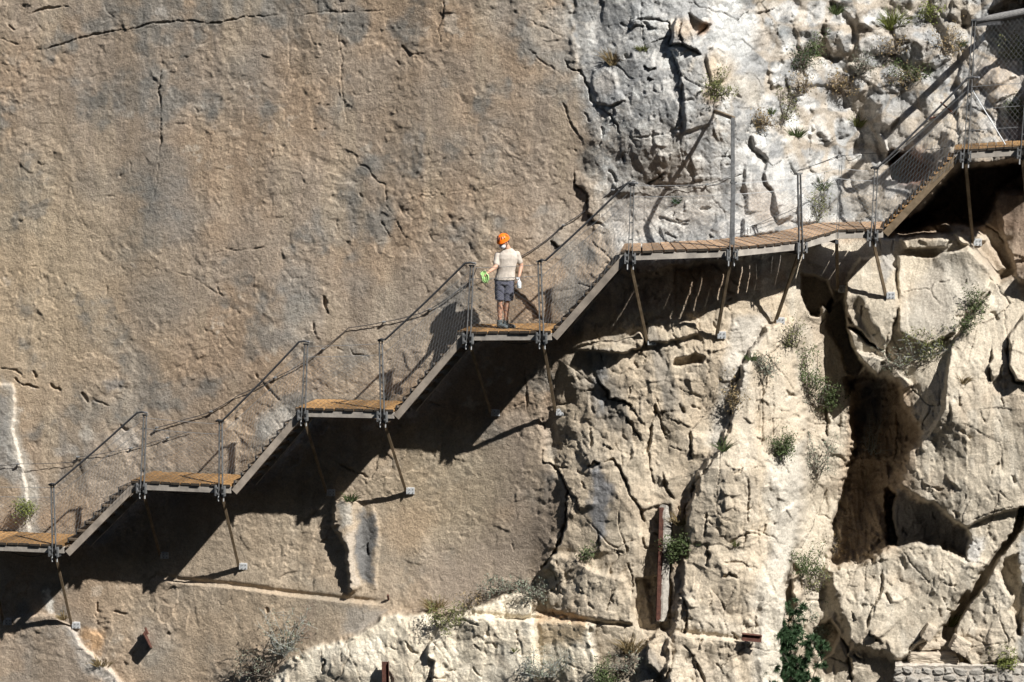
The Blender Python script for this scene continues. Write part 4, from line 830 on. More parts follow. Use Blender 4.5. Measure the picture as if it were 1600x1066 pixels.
# top right platform with its cage of mesh
I0, I1 = nd(1490, 239, 0.95), nd(1660, 228, 0.55); bI = Vector((0.14, 0.92, 0))
pI = deck('timber_platform', 'highest timber platform, at the right edge of the photo under the mesh canopy', [I0, I1], [bI, bI], 13, M['wood'])
pi1 = nd(1509, 238, 0.90); pi2 = nd(1598, 232, 0.70)
IT = (Vector(I1) - Vector(I0)).normalized()
hh = (at(1522, 38, 0.90) - pi1)
nodepost(pI, pi1, IT, bI, (1520, 379), 2.33, hh.x); nodepost(pI, pi2, IT, bI, (1612, 400), 2.45, 0.12)
m = MB(); ca_ = at(1519, 36, 0.9); m.tube([ca_, at(1545, 29, 0.85), at(1565, 26, 0.82), at(1600, 19, 0.72), at(1680, 6, 0.5)], [0.045, 0.06, 0.075, 0.07, 0.07], 10)
m.build('canopy_beam', M['log'], pI, smooth=True)
m = wires(MB(), pi1 + UPZ * 0.06, pi2 + UPZ * 0.06, at(1601, 24, 0.7), at(1521, 42, 0.9), 0.068, 0.0021, ang=(50, -50)); tag(m.build('wire_mesh', M['wire'], pI), kind='stuff')
m = wires(MB(), pi2 + UPZ * 0.06, I1 + UPZ * 0.06, at(1680, 12, 0.5), at(1601, 24, 0.7), 0.068, 0.0021, ang=(50, -50)); tag(m.build('wire_mesh', M['wire'], pI), kind='stuff')
m = MB(); m.tube([at(1520, 142, 0.9), at(1571, 226, 0.72)], 0.011, 6); m.build('brace', M['plate'], pI)
m = MB()
for k in (0.38, 0.75, 1.15): cable(m, pi1 + UPZ * k, pi2 + UPZ * k, 0.0, 0.004)
m.build('cable', M['wire'], pI)
m = MB(); m.bar(at(1521, 37, 0.9), at(1566, 34, 3.9), UPZ, 0.045, 0.045); m.bar(at(1600, 20, 0.7), at(1640, 14, 3.6), UPZ, 0.045, 0.045); m.build('canopy_joist', M['dark'], pI)

# stair flights
def P0(q): return q[0] - bL.normalized() * 0.03
stair('lowest stair flight with dark treads showing, climbing from the leftmost platform', nd(102, 861), nd(207, 755), bL, 7, M['tread'], P0(tA[1]), tB[0][0] - bL.normalized() * 0.03 + LT * 0.05, tA[1][1], tB[0][1] + 0.02, stick=0.10, studs=False)
stair('stair flight between the second and third platforms from the left', nd(362, 765), nd(462, 648), bL, 8, M['tread'], P0(tB[1]), P0(tC[0]) + LT * 0.05, tB[1][1], tC[0][1] + 0.02)
stair('stair flight rising to the platform where the worker stands', nd(615, 648), nd(717, 527), bL, 8, M['tread'], P0(tC[1]), P0(tD[0]) + LT * 0.05, tC[1][1], tD[0][1] + 0.02)
stair('stair flight with pale stringer climbing right of the worker to the long platform', nd(862, 524), nd(968, 403, 0.05), Vector((0.2, 0.92, 0)), 8, M['tread'], P0(tD[1]), pe + Vector((0.03, -0.03, 0)), tD[1][1], 1.22, studs=False)
stair('highest stair flight with brown treads and shiny bolts beside the shaded alcove', nd(1379, 362, 1.02), nd(1491, 243, 0.95), Vector((0.15, 0.92, 0)), 15, M['wood'], ph + Vector((0, -0.03, 0)), pi1 + Vector((0.1, -0.03, 0)), 1.12, 1.30, stick=0.075, string_m=M['strut'])

# safety line strung along the rock, with its eye bolts
def line_on(name, label, pts, r, cat, off=0.05):
    P3 = [on(px, py, off) for px, py in pts]; m = MB()
    path = []
    for i in range(len(P3) - 1):
        for k in range(4): path.append(P3[i].lerp(P3[i + 1], k / 4) - UPZ * 0.012 * math.sin(math.pi * k / 4))
    path.append(P3[-1]); m.tube(path, r, 6); o = m.build(name, M['dark'], None); tag(o, label, cat, 'safety lines along the rock')
    for i in range(0, len(P3), 2):
        mm = MB(); mm.tube([P3[i] + Vector((0, 0.12, 0)), P3[i] - Vector((0, 0.03, 0))], 0.014, 6); mm.tube([P3[i] + Vector((-.03, -.01, 0)), P3[i] + Vector((.03, -.01, 0))], 0.018, 6); mm.build('eye_bolt', M['steel'], o)
line_on('safety_cable', 'thin dark safety cable crossing the lower left cliff up to the second platform', [(-40, 730), (0, 727), (28, 725), (118, 722), (122, 714), (175, 706), (205, 700), (240, 690), (262, 684), (300, 672)], 0.006, 'cable')
line_on('safety_cable', 'dark safety cable looping over the rock from the second platform to the worker', [(245, 668), (290, 655), (330, 643), (372, 618), (430, 590), (478, 565), (505, 545), (545, 512), (600, 503), (648, 492), (672, 483), (715, 455), (737, 437), (745, 418)], 0.008, 'cable')
line_on('safety_cable', 'dark safety cable behind the worker rising to the long platform', [(812, 402), (850, 378), (880, 352), (920, 325), (958, 297), (986, 282)], 0.009, 'cable')
line_on('safety_cable', 'twin safety cable over the pale rock above the curved platform', [(990, 283), (1040, 296), (1105, 288), (1150, 272), (1235, 268), (1260, 262), (1310, 243), (1345, 240), (1420, 236), (1480, 230)], 0.006, 'cable')

# ------------------------------------------------------------------ the worker
class BL(MB):
    def sph(s, c, rx, ry=None, rz=None, rot=None, nu=14, nv=9):
        ry = ry or rx; rz = rz or rx; c = Vector(c); vs = []; fs = []
        rt = rot or Matrix.Identity(3)
        for j in range(1, nv):
            t = math.pi * j / nv
            for i in range(nu):
                p = 2 * math.pi * i / nu; vs.append(c + rt @ Vector((rx * math.sin(t) * math.cos(p), ry * math.sin(t) * math.sin(p), rz * math.cos(t))))
        vs += [c + rt @ Vector((0, 0, rz)), c + rt @ Vector((0, 0, -rz))]; T = len(vs) - 2
        for j in range(nv - 2):
            for i in range(nu): a = j * nu + i; b = j * nu + (i + 1) % nu; fs.append((a, a + nu, b + nu, b))
        for i in range(nu): fs.append((T, i, (i + 1) % nu)); k = (nv - 2) * nu; fs.append((T + 1, k + (i + 1) % nu, k + i))
        return s.add(vs, fs)
    def loft(s, rings, n=20):
        """rings: (centre, half width, half depth, yaw)"""
        vs = []
        for c, rx, ry, yw in rings:
            for k in range(n):
                a = 2 * math.pi * k / n; ca, sa = math.cos(a), math.sin(a)
                x = rx * math.copysign(abs(ca) ** 0.85, ca); y = ry * math.copysign(abs(sa) ** 0.9, sa)
                vs.append(Vector(c) + Vector((x * math.cos(yw) - y * math.sin(yw), x * math.sin(yw) + y * math.cos(yw), 0)))
        fs = [(i * n + k, i * n + (k + 1) % n, (i + 1) * n + (k + 1) % n, (i + 1) * n + k) for i in range(len(rings) - 1) for k in range(n)]
        fs += [tuple(range(n))[::-1], tuple(range((len(rings) - 1) * n, len(rings) * n))]
        return s.add(vs, fs)
    def limb(s, pts, rs, n=14, seg=5):
        pts = [Vector(p) for p in pts]; P_, R_ = [], []
        for i in range(len(pts) - 1):
            for k in range(seg): P_.append(pts[i].lerp(pts[i + 1], k / seg)); R_.append(rs[i] + (rs[i + 1] - rs[i]) * k / seg)
        P_.append(pts[-1]); R_.append(rs[-1]); s.tube(P_, R_, n); s.sph(pts[-1], rs[-1]); s.sph(pts[0], rs[0]); return s
    def fuse(s, name, mat, origin, parent=None, voxel=0.008, wrinkle=0.0, smooth_it=2):
        """merges everything into one continuous skin"""
        o = origin; s.v = [(p[0], p[1], p[2]) for p in s.v]
        me = bpy.data.meshes.new(name); me.from_pydata(s.v, [], s.f); me.update()
        ob = bpy.data.objects.new(name, me); COL.objects.link(ob)
        r = ob.modifiers.new('r', 'REMESH'); r.mode = 'VOXEL'; r.voxel_size = voxel
        sm = ob.modifiers.new('s', 'SMOOTH'); sm.iterations = smooth_it; sm.factor = 0.6
        dg = bpy.context.evaluated_depsgraph_get(); dg.update(); new = bpy.data.meshes.new_from_object(ob.evaluated_get(dg)); bpy.data.objects.remove(ob)
        co = np.empty(len(new.vertices) * 3, np.float32); new.vertices.foreach_get('co', co); co = co.reshape(-1, 3)
        if wrinkle:
            nr = np.empty_like(co).ravel(); new.vertices.foreach_get('normal', nr); nr = nr.reshape(-1, 3)
            f = fbm(co[:, 0] * 1000 + 0.6 * co[:, 2] * 1000, co[:, 2] * 1000 - co[:, 1] * 500, 90, 3, 812, ridge=True, ang=0.5, an=2.2); co += nr * (f * wrinkle)[:, None]
        new.vertices.foreach_set('co', co.ravel()); new.polygons.foreach_set('use_smooth', np.ones(len(new.polygons), bool)); new.name = name
        new.materials.clear(); new.materials.append(mat); ob = bpy.data.objects.new(name, new); COL.objects.link(ob)
        if parent is None: ob.location = origin
        else: ob.parent = parent
        return ob

M['skin'] = noisy('skin', (0.42, 0.24, 0.165), (0.52, 0.31, 0.22), 12, 0.55, spec=0.4)
M['shirt'] = noisy('beige_cotton', (0.42, 0.375, 0.33), (0.53, 0.475, 0.42), 14, 0.9, bump=0.003)
M['shorts'] = noisy('slate_grey_cloth', (0.065, 0.068, 0.095), (0.11, 0.112, 0.145), 18, 0.9, bump=0.003)
M['boot'] = noisy('grey_boot_leather', (0.06, 0.08, 0.085), (0.13, 0.15, 0.16), 25, 0.7, bump=0.003)
M['sole'] = new_mat('black_rubber', (0.02, 0.02, 0.02), 0.8)[0]
M['helmet'] = new_mat('orange_helmet_shell', (0.90, 0.17, 0.012), 0.28, 0, 0.5)[0]
M['vent'] = new_mat('dark_helmet_vent', (0.05, 0.03, 0.03), 0.6)[0]
M['mask'] = new_mat('pale_face_mask', (0.72, 0.74, 0.78), 0.9)[0]
M['hair'] = new_mat('dark_brown_hair', (0.035, 0.022, 0.015), 0.7)[0]
M['cloth'] = noisy('green_cloth', (0.20, 0.42, 0.10), (0.55, 0.74, 0.40), 22, 0.9)
M['bottle'] = new_mat('pale_spray_bottle', (0.70, 0.76, 0.80), 0.3)[0]

SP = nd(788, 522.5, NY(788)) + UPZ * 0.052 + Vector((0.0, 0.36, 0))
SC = 1.0
def hand(b, wrist, d, palm_n, curl, s=1.0, thumb=1):
    """palm and five bent fingers; d = along the hand, palm_n = out of the palm"""
    d = Vector(d).normalized(); n_ = Vector(palm_n); n_ = (n_ - d * n_.dot(d)).normalized(); sd = d.cross(n_)
    wrist = Vector(wrist); pc = wrist + d * 0.045 * s
    rot = Matrix((sd, n_, d)).transposed(); b.sph(pc, 0.040 * s, 0.017 * s, 0.052 * s, rot)
    for k, (off, ln) in enumerate(((-0.030, 0.070), (-0.010, 0.080), (0.010, 0.075), (0.028, 0.058))):
        p = pc + sd * off * s + d * 0.04 * s; dr = d.copy(); P_ = [pc + sd * off * 0.8 * s, p]
        for q in range(3): dr = (dr + n_ * curl).normalized(); p = p + dr * ln * s * (0.42, 0.33, 0.25)[q]; P_.append(p)
        b.tube(P_, [0.0095 * s, 0.0092 * s, 0.0085 * s, 0.0078 * s, 0.0065 * s], 8)
    p = wrist + d * 0.02 * s - sd * 0.028 * s * thumb; q = p + (d * 0.6 - sd * 0.55 * thumb + n_ * 0.45).normalized() * 0.04 * s; q2 = q + (d * 0.8 + n_ * 0.7).normalized() * 0.032 * s
    b.tube([wrist + d * 0.015, p, q, q2], [0.012 * s, 0.0125 * s, 0.0105 * s, 0.008 * s], 8)

b = BL()
HR = Matrix.Rotation(math.radians(-38), 3, 'Z') @ Matrix.Rotation(math.radians(24), 3, 'X')   # head looks left and down; face is at local -Y
hc = Vector((-0.015, -0.045, 1.555))
def hp(x, y, z): return hc + HR @ Vector((x, y, z))
b.sph(hc, 0.076, 0.096, 0.112, HR, 20, 14); b.sph(hp(0, -0.02, -0.06), 0.058, 0.07, 0.062, HR); b.sph(hp(0, -0.098, -0.02), 0.013, 0.02, 0.026, HR); b.sph(hp(0, -0.088, -0.075), 0.028, 0.02, 0.014, HR)
for sx in (-1, 1):
    b.sph(hp(0.078 * sx, 0.008, -0.015), 0.010, 0.02, 0.032, HR); b.sph(hp(0.03 * sx, -0.082, 0.012), 0.018, 0.012, 0.008, HR)
b.limb([(0.075, 0.0, 1.40), (0.02, -0.03, 1.50)], [0.060, 0.056])
b.loft([((0.0, 0, 0.84), 0.165, 0.115, 0), ((0.0, 0, 0.92), 0.160, 0.11, 0), ((0.02, 0.0, 1.02), 0.14, 0.095, 0.05), ((0.04, 0.0, 1.15), 0.155, 0.105, 0.08), ((0.055, 0.0, 1.26), 0.160, 0.102, 0.1),
        ((0.060, 0.0, 1.32), 0.140, 0.085, 0.1), ((0.07, 0.0, 1.37), 0.085, 0.062, 0.1)])
SR, ER, WR = Vector((-0.115, -0.01, 1.315)), Vector((-0.155, -0.10, 1.115)), Vector((-0.272, -0.245, 1.045))
SL, EL, WL = Vector((0.225, 0.02, 1.325)), Vector((0.300, 0.05, 1.12)), Vector((0.262, -0.06, 0.945))
b.limb([SR, ER], [0.050, 0.040]); b.limb([ER, WR], [0.041, 0.026]); b.limb([SL, EL], [0.050, 0.040]); b.limb([EL, WL], [0.041, 0.026])
hand(b, WR, (-0.7, -0.55, -0.25), (0.2, 0.1, -1), 0.55, 1.0, 1); hand(b, WL, (-0.10, -0.25, -1), (-0.9, 0.3, 0.0), 0.75, 1.0, -1)
HPR, KR, AR = Vector((-0.075, 0, 0.86)), Vector((-0.082, -0.03, 0.485)), Vector((-0.080, 0.02, 0.085))
HPL, KL, AL = Vector((0.085, 0, 0.86)), Vector((0.040, -0.035, 0.485)), Vector((0.028, 0.035, 0.085))
for h_, k_, a_ in ((HPR, KR, AR), (HPL, KL, AL)):
    b.limb([h_, k_], [0.088, 0.055]); cm = k_.lerp(a_, 0.3) + Vector((0, 0.018, 0)); b.limb([k_, cm, k_.lerp(a_, 0.7), a_], [0.052, 0.056, 0.040, 0.036])
person = b.fuse('person', M['skin'], SP, None, 0.0065, 0, 2)
tag(person, 'person in orange helmet, pale mask, beige T-shirt and dark shorts, wiping the rail', 'person')
# shirt
b = BL()
b.loft([((0.012, 0, 0.875), 0.183, 0.13, 0), ((0.016, 0, 0.93), 0.178, 0.126, 0), ((0.028, 0.0, 1.03), 0.160, 0.118, 0.05), ((0.045, 0.0, 1.15), 0.170, 0.124, 0.08), ((0.055, 0.0, 1.27), 0.182, 0.124, 0.1),
        ((0.060, 0.0, 1.335), 0.172, 0.108, 0.1), ((0.066, 0.0, 1.38), 0.135, 0.088, 0.1), ((0.070, 0.0, 1.415), 0.090, 0.072, 0.1), ((0.072, -0.002, 1.435), 0.066, 0.064, 0.1)])
b.limb([SR, SR.lerp(ER, 0.68)], [0.062, 0.056]); b.limb([SL, SL.lerp(EL, 0.64)], [0.062, 0.057]); b.fuse('shirt', M['shirt'], SP, person, 0.008, 0.006, 2)
# shorts
b = BL(); b.loft([((0.0, 0, 0.80), 0.175, 0.13, 0), ((0.0, 0, 0.90), 0.172, 0.124, 0)])
b.loft([((0.08, 0, 0.86), 0.100, 0.115, 0), ((0.075, -0.01, 0.70), 0.098, 0.105, 0), ((0.066, -0.02, 0.505), 0.092, 0.098, 0)]); b.loft([((-0.075, 0, 0.86), 0.100, 0.115, 0), ((-0.078, -0.01, 0.70), 0.096, 0.105, 0), ((-0.080, -0.02, 0.52), 0.088, 0.098, 0)])
b.fuse('shorts', M['shorts'], SP, person, 0.008, 0.006, 1)
for a_, dr in ((AR, Vector((0.75, -0.65, 0))), (AL, Vector((0.92, -0.4, 0)))):
    b = BL(); dr = dr.normalized(); g = Vector((a_.x, a_.y, 0)); rt = Matrix((dr, UPZ.cross(dr), UPZ)).transposed()
    b.sph(g + dr * 0.05 + UPZ * 0.045, 0.125, 0.047, 0.04, rt); b.sph(g + dr * 0.135 + UPZ * 0.04, 0.05, 0.045, 0.034, rt); b.limb([g + UPZ * 0.06 - dr * 0.01, a_ + UPZ * 0.055], [0.05, 0.050])
    o = b.fuse('boot', M['boot'], SP, person, 0.007, 0.001, 2)
    b = BL(); b.sph(g + dr * 0.055 + UPZ * 0.012, 0.145, 0.050, 0.018, rt); so2 = b.fuse('sole', M['sole'], SP, o, 0.007, 0, 1)
# helmet, mask, hair, straps
b = BL(); up_h = HR @ UPZ
hb = hc + HR @ Vector((0, 0.006, 0.045))
vs_h = []
for j in range(13):
    t = math.pi * 0.56 * j / 12
    for i in range(32):
        p = 2 * math.pi * i / 32; rdg = 1 + 0.022 * math.cos(6 * p) * math.sin(t)
        vs_h.append(hb + HR @ Vector((0.101 * rdg * math.sin(t) * math.cos(p), 0.130 * rdg * math.sin(t) * math.sin(p) - (0.012 if j > 10 and math.sin(p) < -0.5 else 0), 0.115 * math.cos(t))))
fs_h = [(j * 32 + i, (j + 1) * 32 + i, (j + 1) * 32 + (i + 1) % 32, j * 32 + (i + 1) % 32) for j in range(12) for i in range(32)]
b.add(vs_h, fs_h); me = bpy.data.meshes.new('helmet'); me.from_pydata([tuple(v) for v in b.v], [], b.f); me.update(); me.polygons.foreach_set('use_smooth', [True] * len(me.polygons)); me.materials.append(M['helmet'])
hel = bpy.data.objects.new('helmet', me); COL.objects.link(hel); hel.parent = person; md = hel.modifiers.new('t', 'SOLIDIFY'); md.thickness = 0.006; md.offset = -1
def onhel(az, t, k=1.0): return hb + HR @ Vector((0.101 * k * math.sin(t) * math.cos(az), 0.130 * k * math.sin(t) * math.sin(az), 0.115 * k * math.cos(t)))
for az, t0, t1 in ((-0.9, .5, 1.15), (-1.35, .55, 1.2), (-1.8, .55, 1.2), (-2.25, .5, 1.15), (-0.4, .6, 1.2), (0.3, .6, 1.2), (1.2, .5, 1.1), (1.9, .5, 1.1), (2.6, .6, 1.2), (-2.8, .6, 1.2)):
    m = MB(); m.tube([onhel(az, t0 + (t1 - t0) * q / 4, 1.012) for q in range(5)], [0.003, 0.0085, 0.0095, 0.0085, 0.003], 6); o = m.build('vent', M['vent'], None); o.parent = hel
m = MB(); m.tube([onhel(2 * math.pi * q / 24, 1.62, 1.02) for q in range(25)], 0.006, 6); o = m.build('brim', M['helmet'], None); o.parent = hel
m = BL(); m.sph(hp(0, -0.060, -0.045), 0.066, 0.054, 0.058, HR); m.fuse('face_mask', M['mask'], SP, person, 0.006, 0, 2)
m = BL(); m.sph(hp(0, 0.026, 0.0), 0.079, 0.08, 0.09, HR); m.fuse('hair', M['hair'], SP, person, 0.007, 0.001, 1)
for o in list(hel.children): o.location = (o.location.x, o.location.y, o.location.z)
m = MB(); m.tube([hp(-0.078, -0.005, 0.03), hp(-0.07, -0.03, -0.06), hp(-0.02, -0.05, -0.12), hp(0.04, -0.045, -0.115), hp(0.072, -0.02, -0.05), hp(0.078, 0, 0.03)], 0.005, 6); o = m.build('chin_strap', M['sole'], None); o.parent = person
m = MB(); bx = Vector((0, 0, 0)); m.tube([Vector((0.0 + 0.178 * math.cos(a), 0.128 * math.sin(a), 0.875)) for a in np.linspace(0, 2 * math.pi, 25)], 0.012, 6); o = m.build('belt', M['sole'], None); o.parent = person
# cloth in the hand over the rail
hw = SP + WR + Vector((-0.07, -0.06, -0.03)); me = bpy.data.meshes.new('cloth'); V = []; Fc = []
for j in range(15):
    for i in range(13):
        a = i / 12 - 0.5; c_ = j / 14
        wd = 0.05 + 0.11 * math.sin(math.pi * min(1, c_ * 1.05)) ; fold = math.sin(a * 22 + c_ * 3) * 0.014 + math.sin(a * 9 + 1) * 0.012
        V.append((a * wd - 0.045 * (1 - c_) + c_ * 0.03 + 0.012 * math.sin(c_ * 14), fold - 0.02 * math.sin(math.pi * c_), 0.045 - 0.20 * c_ - 0.02 * abs(a) * 4 * (1 if c_ > 0.5 else -1)))
for j in range(14):
    for i in range(12): a = j * 13 + i; Fc.append((a, a + 1, a + 14, a + 13))
me.from_pydata(V, [], Fc); me.update(); me.polygons.foreach_set('use_smooth', [True] * len(me.polygons)); me.materials.append(M['cloth'])
clo = bpy.data.objects.new('cleaning_cloth', me); COL.objects.link(clo); clo.location = hw; clo.scale = (0.85, 0.85, 0.85); md = clo.modifiers.new('t', 'SOLIDIFY'); md.thickness = 0.004
tag(clo, 'bright green cleaning cloth in the hand of the worker over the rail', 'cloth')
# spray bottle held low in the other hand
bt = SP + WL + Vector((0.0, -0.045, -0.21)); rootb = empty('spray_bottle', bt, 'pale translucent spray bottle held low in the hand of the worker', 'bottle')
m = MB(); m.tube([bt + UPZ * z for z in (0, 0.012, 0.10, 0.125, 0.145)], [0.034, 0.040, 0.040, 0.030, 0.014], 14); m.build('bottle_body', M['bottle'], rootb, smooth=True)
m = MB(); m.tube([bt + UPZ * 0.145, bt + UPZ * 0.17], 0.016, 10); m.box(bt + Vector((-0.018, -0.01, 0.185)), (0.032, 0, 0), (0, 0.011, 0), (0, 0, 0.014)); m.box(bt + Vector((-0.03, -0.01, 0.155)), (0.004, 0, 0), (0, 0.006, 0), (0.006, 0, 0.02)); m.build('spray_head', M['mask'], rootb, bevel=0.002)

# ------------------------------------------------------------------ iron left in the rock
def px2(px, py, Y): return at(px, py, Y)
# upright rusty rail with its mortar bed
yb = surf(1050, 830) - 0.16
rail = empty('rusty_rail', at(1030, 970, yb), 'tall upright rusty iron rail bedded in grey mortar on the cliff', 'iron beam')
m = MB(); a_, b_ = at(1033, 795, yb), at(1028, 970, yb); m.bar(a_, b_, (1, 0, 0), 0.030, 0.006); m.build('flange', M['rust'], rail)
m = MB(); m.bar(a_ + Vector((0.0, 0.055, 0)), b_ + Vector((0.0, 0.055, 0)), (1, 0, 0), 0.006, 0.047); m.build('web', M['rust'], rail)
m = MB(); m.bar(a_ + Vector((0.01, 0.108, 0)), b_ + Vector((0.01, 0.108, 0)), (1, 0, 0), 0.045, 0.005); m.build('flange', M['rust'], rail)
V = []; Fc = []; n_ = 26
for j in range(n_ + 1):
    f = j / n_; L_ = at(1031 - 4 * f, 786 + 184 * f, yb + 0.12); Rr = at(1050 - 7 * f, 790 + 180 * f, yb + 0.12)
    for k, (q, dy) in enumerate(((L_, 0.2), (L_, 0.0), (L_.lerp(Rr, 0.5), -0.025), (Rr, 0.0), (Rr, 0.2))): V.append(tuple(q + Vector((R.uniform(-.012, .012), dy + R.uniform(-.008, .008), R.uniform(-.01, .01)))))
for j in range(n_):
    for k in range(4): a = j * 5 + k; Fc.append((a, a + 5, a + 6, a + 1))
m = MB(); m.add(V, Fc); m.build('mortar_bed', M['concrete'], rail)
# stub of an I-beam sticking out sideways
def ibeam(name, label, a, b, up, h, wd, th=0.008):
    r_ = empty(name, a, label, 'iron beam'); up = Vector(up).normalized(); d = (b - a).normalized(); sd = d.cross(up).normalized()
    m = MB(); m.bar(a, b, up, h, th / 2); m.build('web', M['rust'], r_)
    for s_ in (1, -1): m = MB(); m.bar(a + up * (h + th / 2) * s_, b + up * (h + th / 2) * s_, sd, wd, th / 2); m.build('flange', M['rust'], r_)
    return r_
y_ = surf(1172, 1008) - 0.20; ibeam('iron_stub', 'short rusty beam lying level on the pale rock, casting a black shadow', at(1159, 995, y_), at(1190, 998, y_ + 0.02), UPZ, 0.055, 0.05)
y_ = surf(602, 1050) - 0.14; ibeam('iron_stub', 'rusty beam end standing upright on the pale rock at the bottom edge', at(602, 1034, y_), at(603, 1075, y_ + 0.02), (1, 0, 0), 0.055, 0.05)
y_ = surf(232, 1000)
br = empty('rusty_bracket', at(238, 1014, y_), 'small rusty plate bracket jutting from the lower left rock', 'bracket')
m = MB(); m.hexa([at(226, 986, y_ + .05), at(238, 1013, y_ + .05), at(235, 1013, y_ - 0.25), at(223, 990, y_ - 0.25), at(227, 985, y_ + .05), at(239, 1012, y_ + .05), at(236, 1012, y_ - 0.25), at(224, 989, y_ - 0.25)]); m.build('plate', M['rust'], br)
m = MB(); m.tube([at(227, 981, y_ - 0.1), at(231, 991, y_ - 0.16)], 0.022, 8); m.build('bolt', M['rust'], br)
for (x0, y0, x1, y1, lb_) in ((1470, 160, 1492, 179, 'dark iron peg leaning on the sunny rock under the canopy shadow'), (1452, 185, 1462, 183, 'thin dark iron pin left of the leaning peg')):
    yy = surf(x1, y1); m = MB(); m.tube([at(x0, y0, yy - 0.35), at(x1, y1, yy + 0.02)], 0.016, 6); tag(m.build('iron_peg', M['rust'], None), lb_, 'iron peg')
m = MB(); m.tube([on(607, 937, 0.02), on(606, 930, 0.12)], 0.02, 6); tag(m.build('iron_peg', M['rust'], None), 'rusty iron peg at the right end of the bright drilled ledge', 'iron peg')
# hanging cable under platform A etc.
for (p, q, nm) in ((nd(15, 868), nd(80, 866), 'lowest'), (nd(255, 770), nd(330, 770), 'second'), (nd(775, 533), nd(846, 533), 'worker')):
    m = MB(); cable(m, p + Vector((0, 0.3, 0)), q + Vector((0, 0.3, 0)), 0.10, 0.006, 6, 10)
    tag(m.build('hanging_cable', M['dark'], None), {'lowest': 'thin cable sagging beneath the leftmost platform', 'second': 'thin cable sagging beneath the orange platform second from left', 'worker': 'thin cable sagging beneath the platform of the worker'}[nm], 'cable', 'cables sagging beneath platforms')

# ------------------------------------------------------------------ plants rooted in the cracks
def leafmat(name, c1, c2, c3=None): return noisy(name, c1, c2, 26, 0.75, c3=c3, spec=0.2)
M['green'] = leafmat('green_leaf', (0.040, 0.065, 0.025), (0.11, 0.14, 0.055)); M['bright'] = leafmat('bright_green_leaf', (0.09, 0.115, 0.03), (0.20, 0.22, 0.06))
M['greygreen'] = leafmat('grey_green_leaf', (0.10, 0.125, 0.095), (0.24, 0.26, 0.20)); M['deep'] = leafmat('dark_green_leaf', (0.018, 0.042, 0.018), (0.055, 0.10, 0.045)); M['dry'] = leafmat('dry_grass', (0.16, 0.12, 0.06), (0.34, 0.26, 0.14))
M['twig'] = noisy('grey_twig', (0.10, 0.085, 0.07), (0.26, 0.23, 0.20), 30, 0.9); M['olive'] = leafmat('olive_leaf', (0.08, 0.10, 0.035), (0.18, 0.18, 0.07))
M['greytwig'] = noisy('silver_twig', (0.22, 0.23, 0.21), (0.42, 0.43, 0.40), 30, 0.9)

def stuff_mesh(name, mb, mat, par):
    me = bpy.data.meshes.new(name); me.from_pydata(mb.v, [], mb.f); me.update(); me.materials.append(mat)
    o = bpy.data.objects.new(name, me); COL.objects.link(o); o.parent = par; o.matrix_parent_inverse = parent_inv(par); o['kind'] = 'stuff'; return o

def blade(mb, p, d, L, w_, bend):
    """curved tapering blade"""
    d = d.normalized(); s_ = d.cross(Vector((R.uniform(-.3, .3), 1, R.uniform(-.3, .3))))
    if s_.length < 0.1: s_ = Vector((1, 0, 0))
    s_.normalize(); p1 = p + d * L * 0.5; d2 = (d + Vector((0, 0, -bend))).normalized(); p2 = p1 + d2 * L * 0.5
    mb.add([p - s_ * w_, p + s_ * w_, p1 + s_ * w_ * 0.8, p1 - s_ * w_ * 0.8, p2], [(0, 1, 2, 3), (3, 2, 4)])

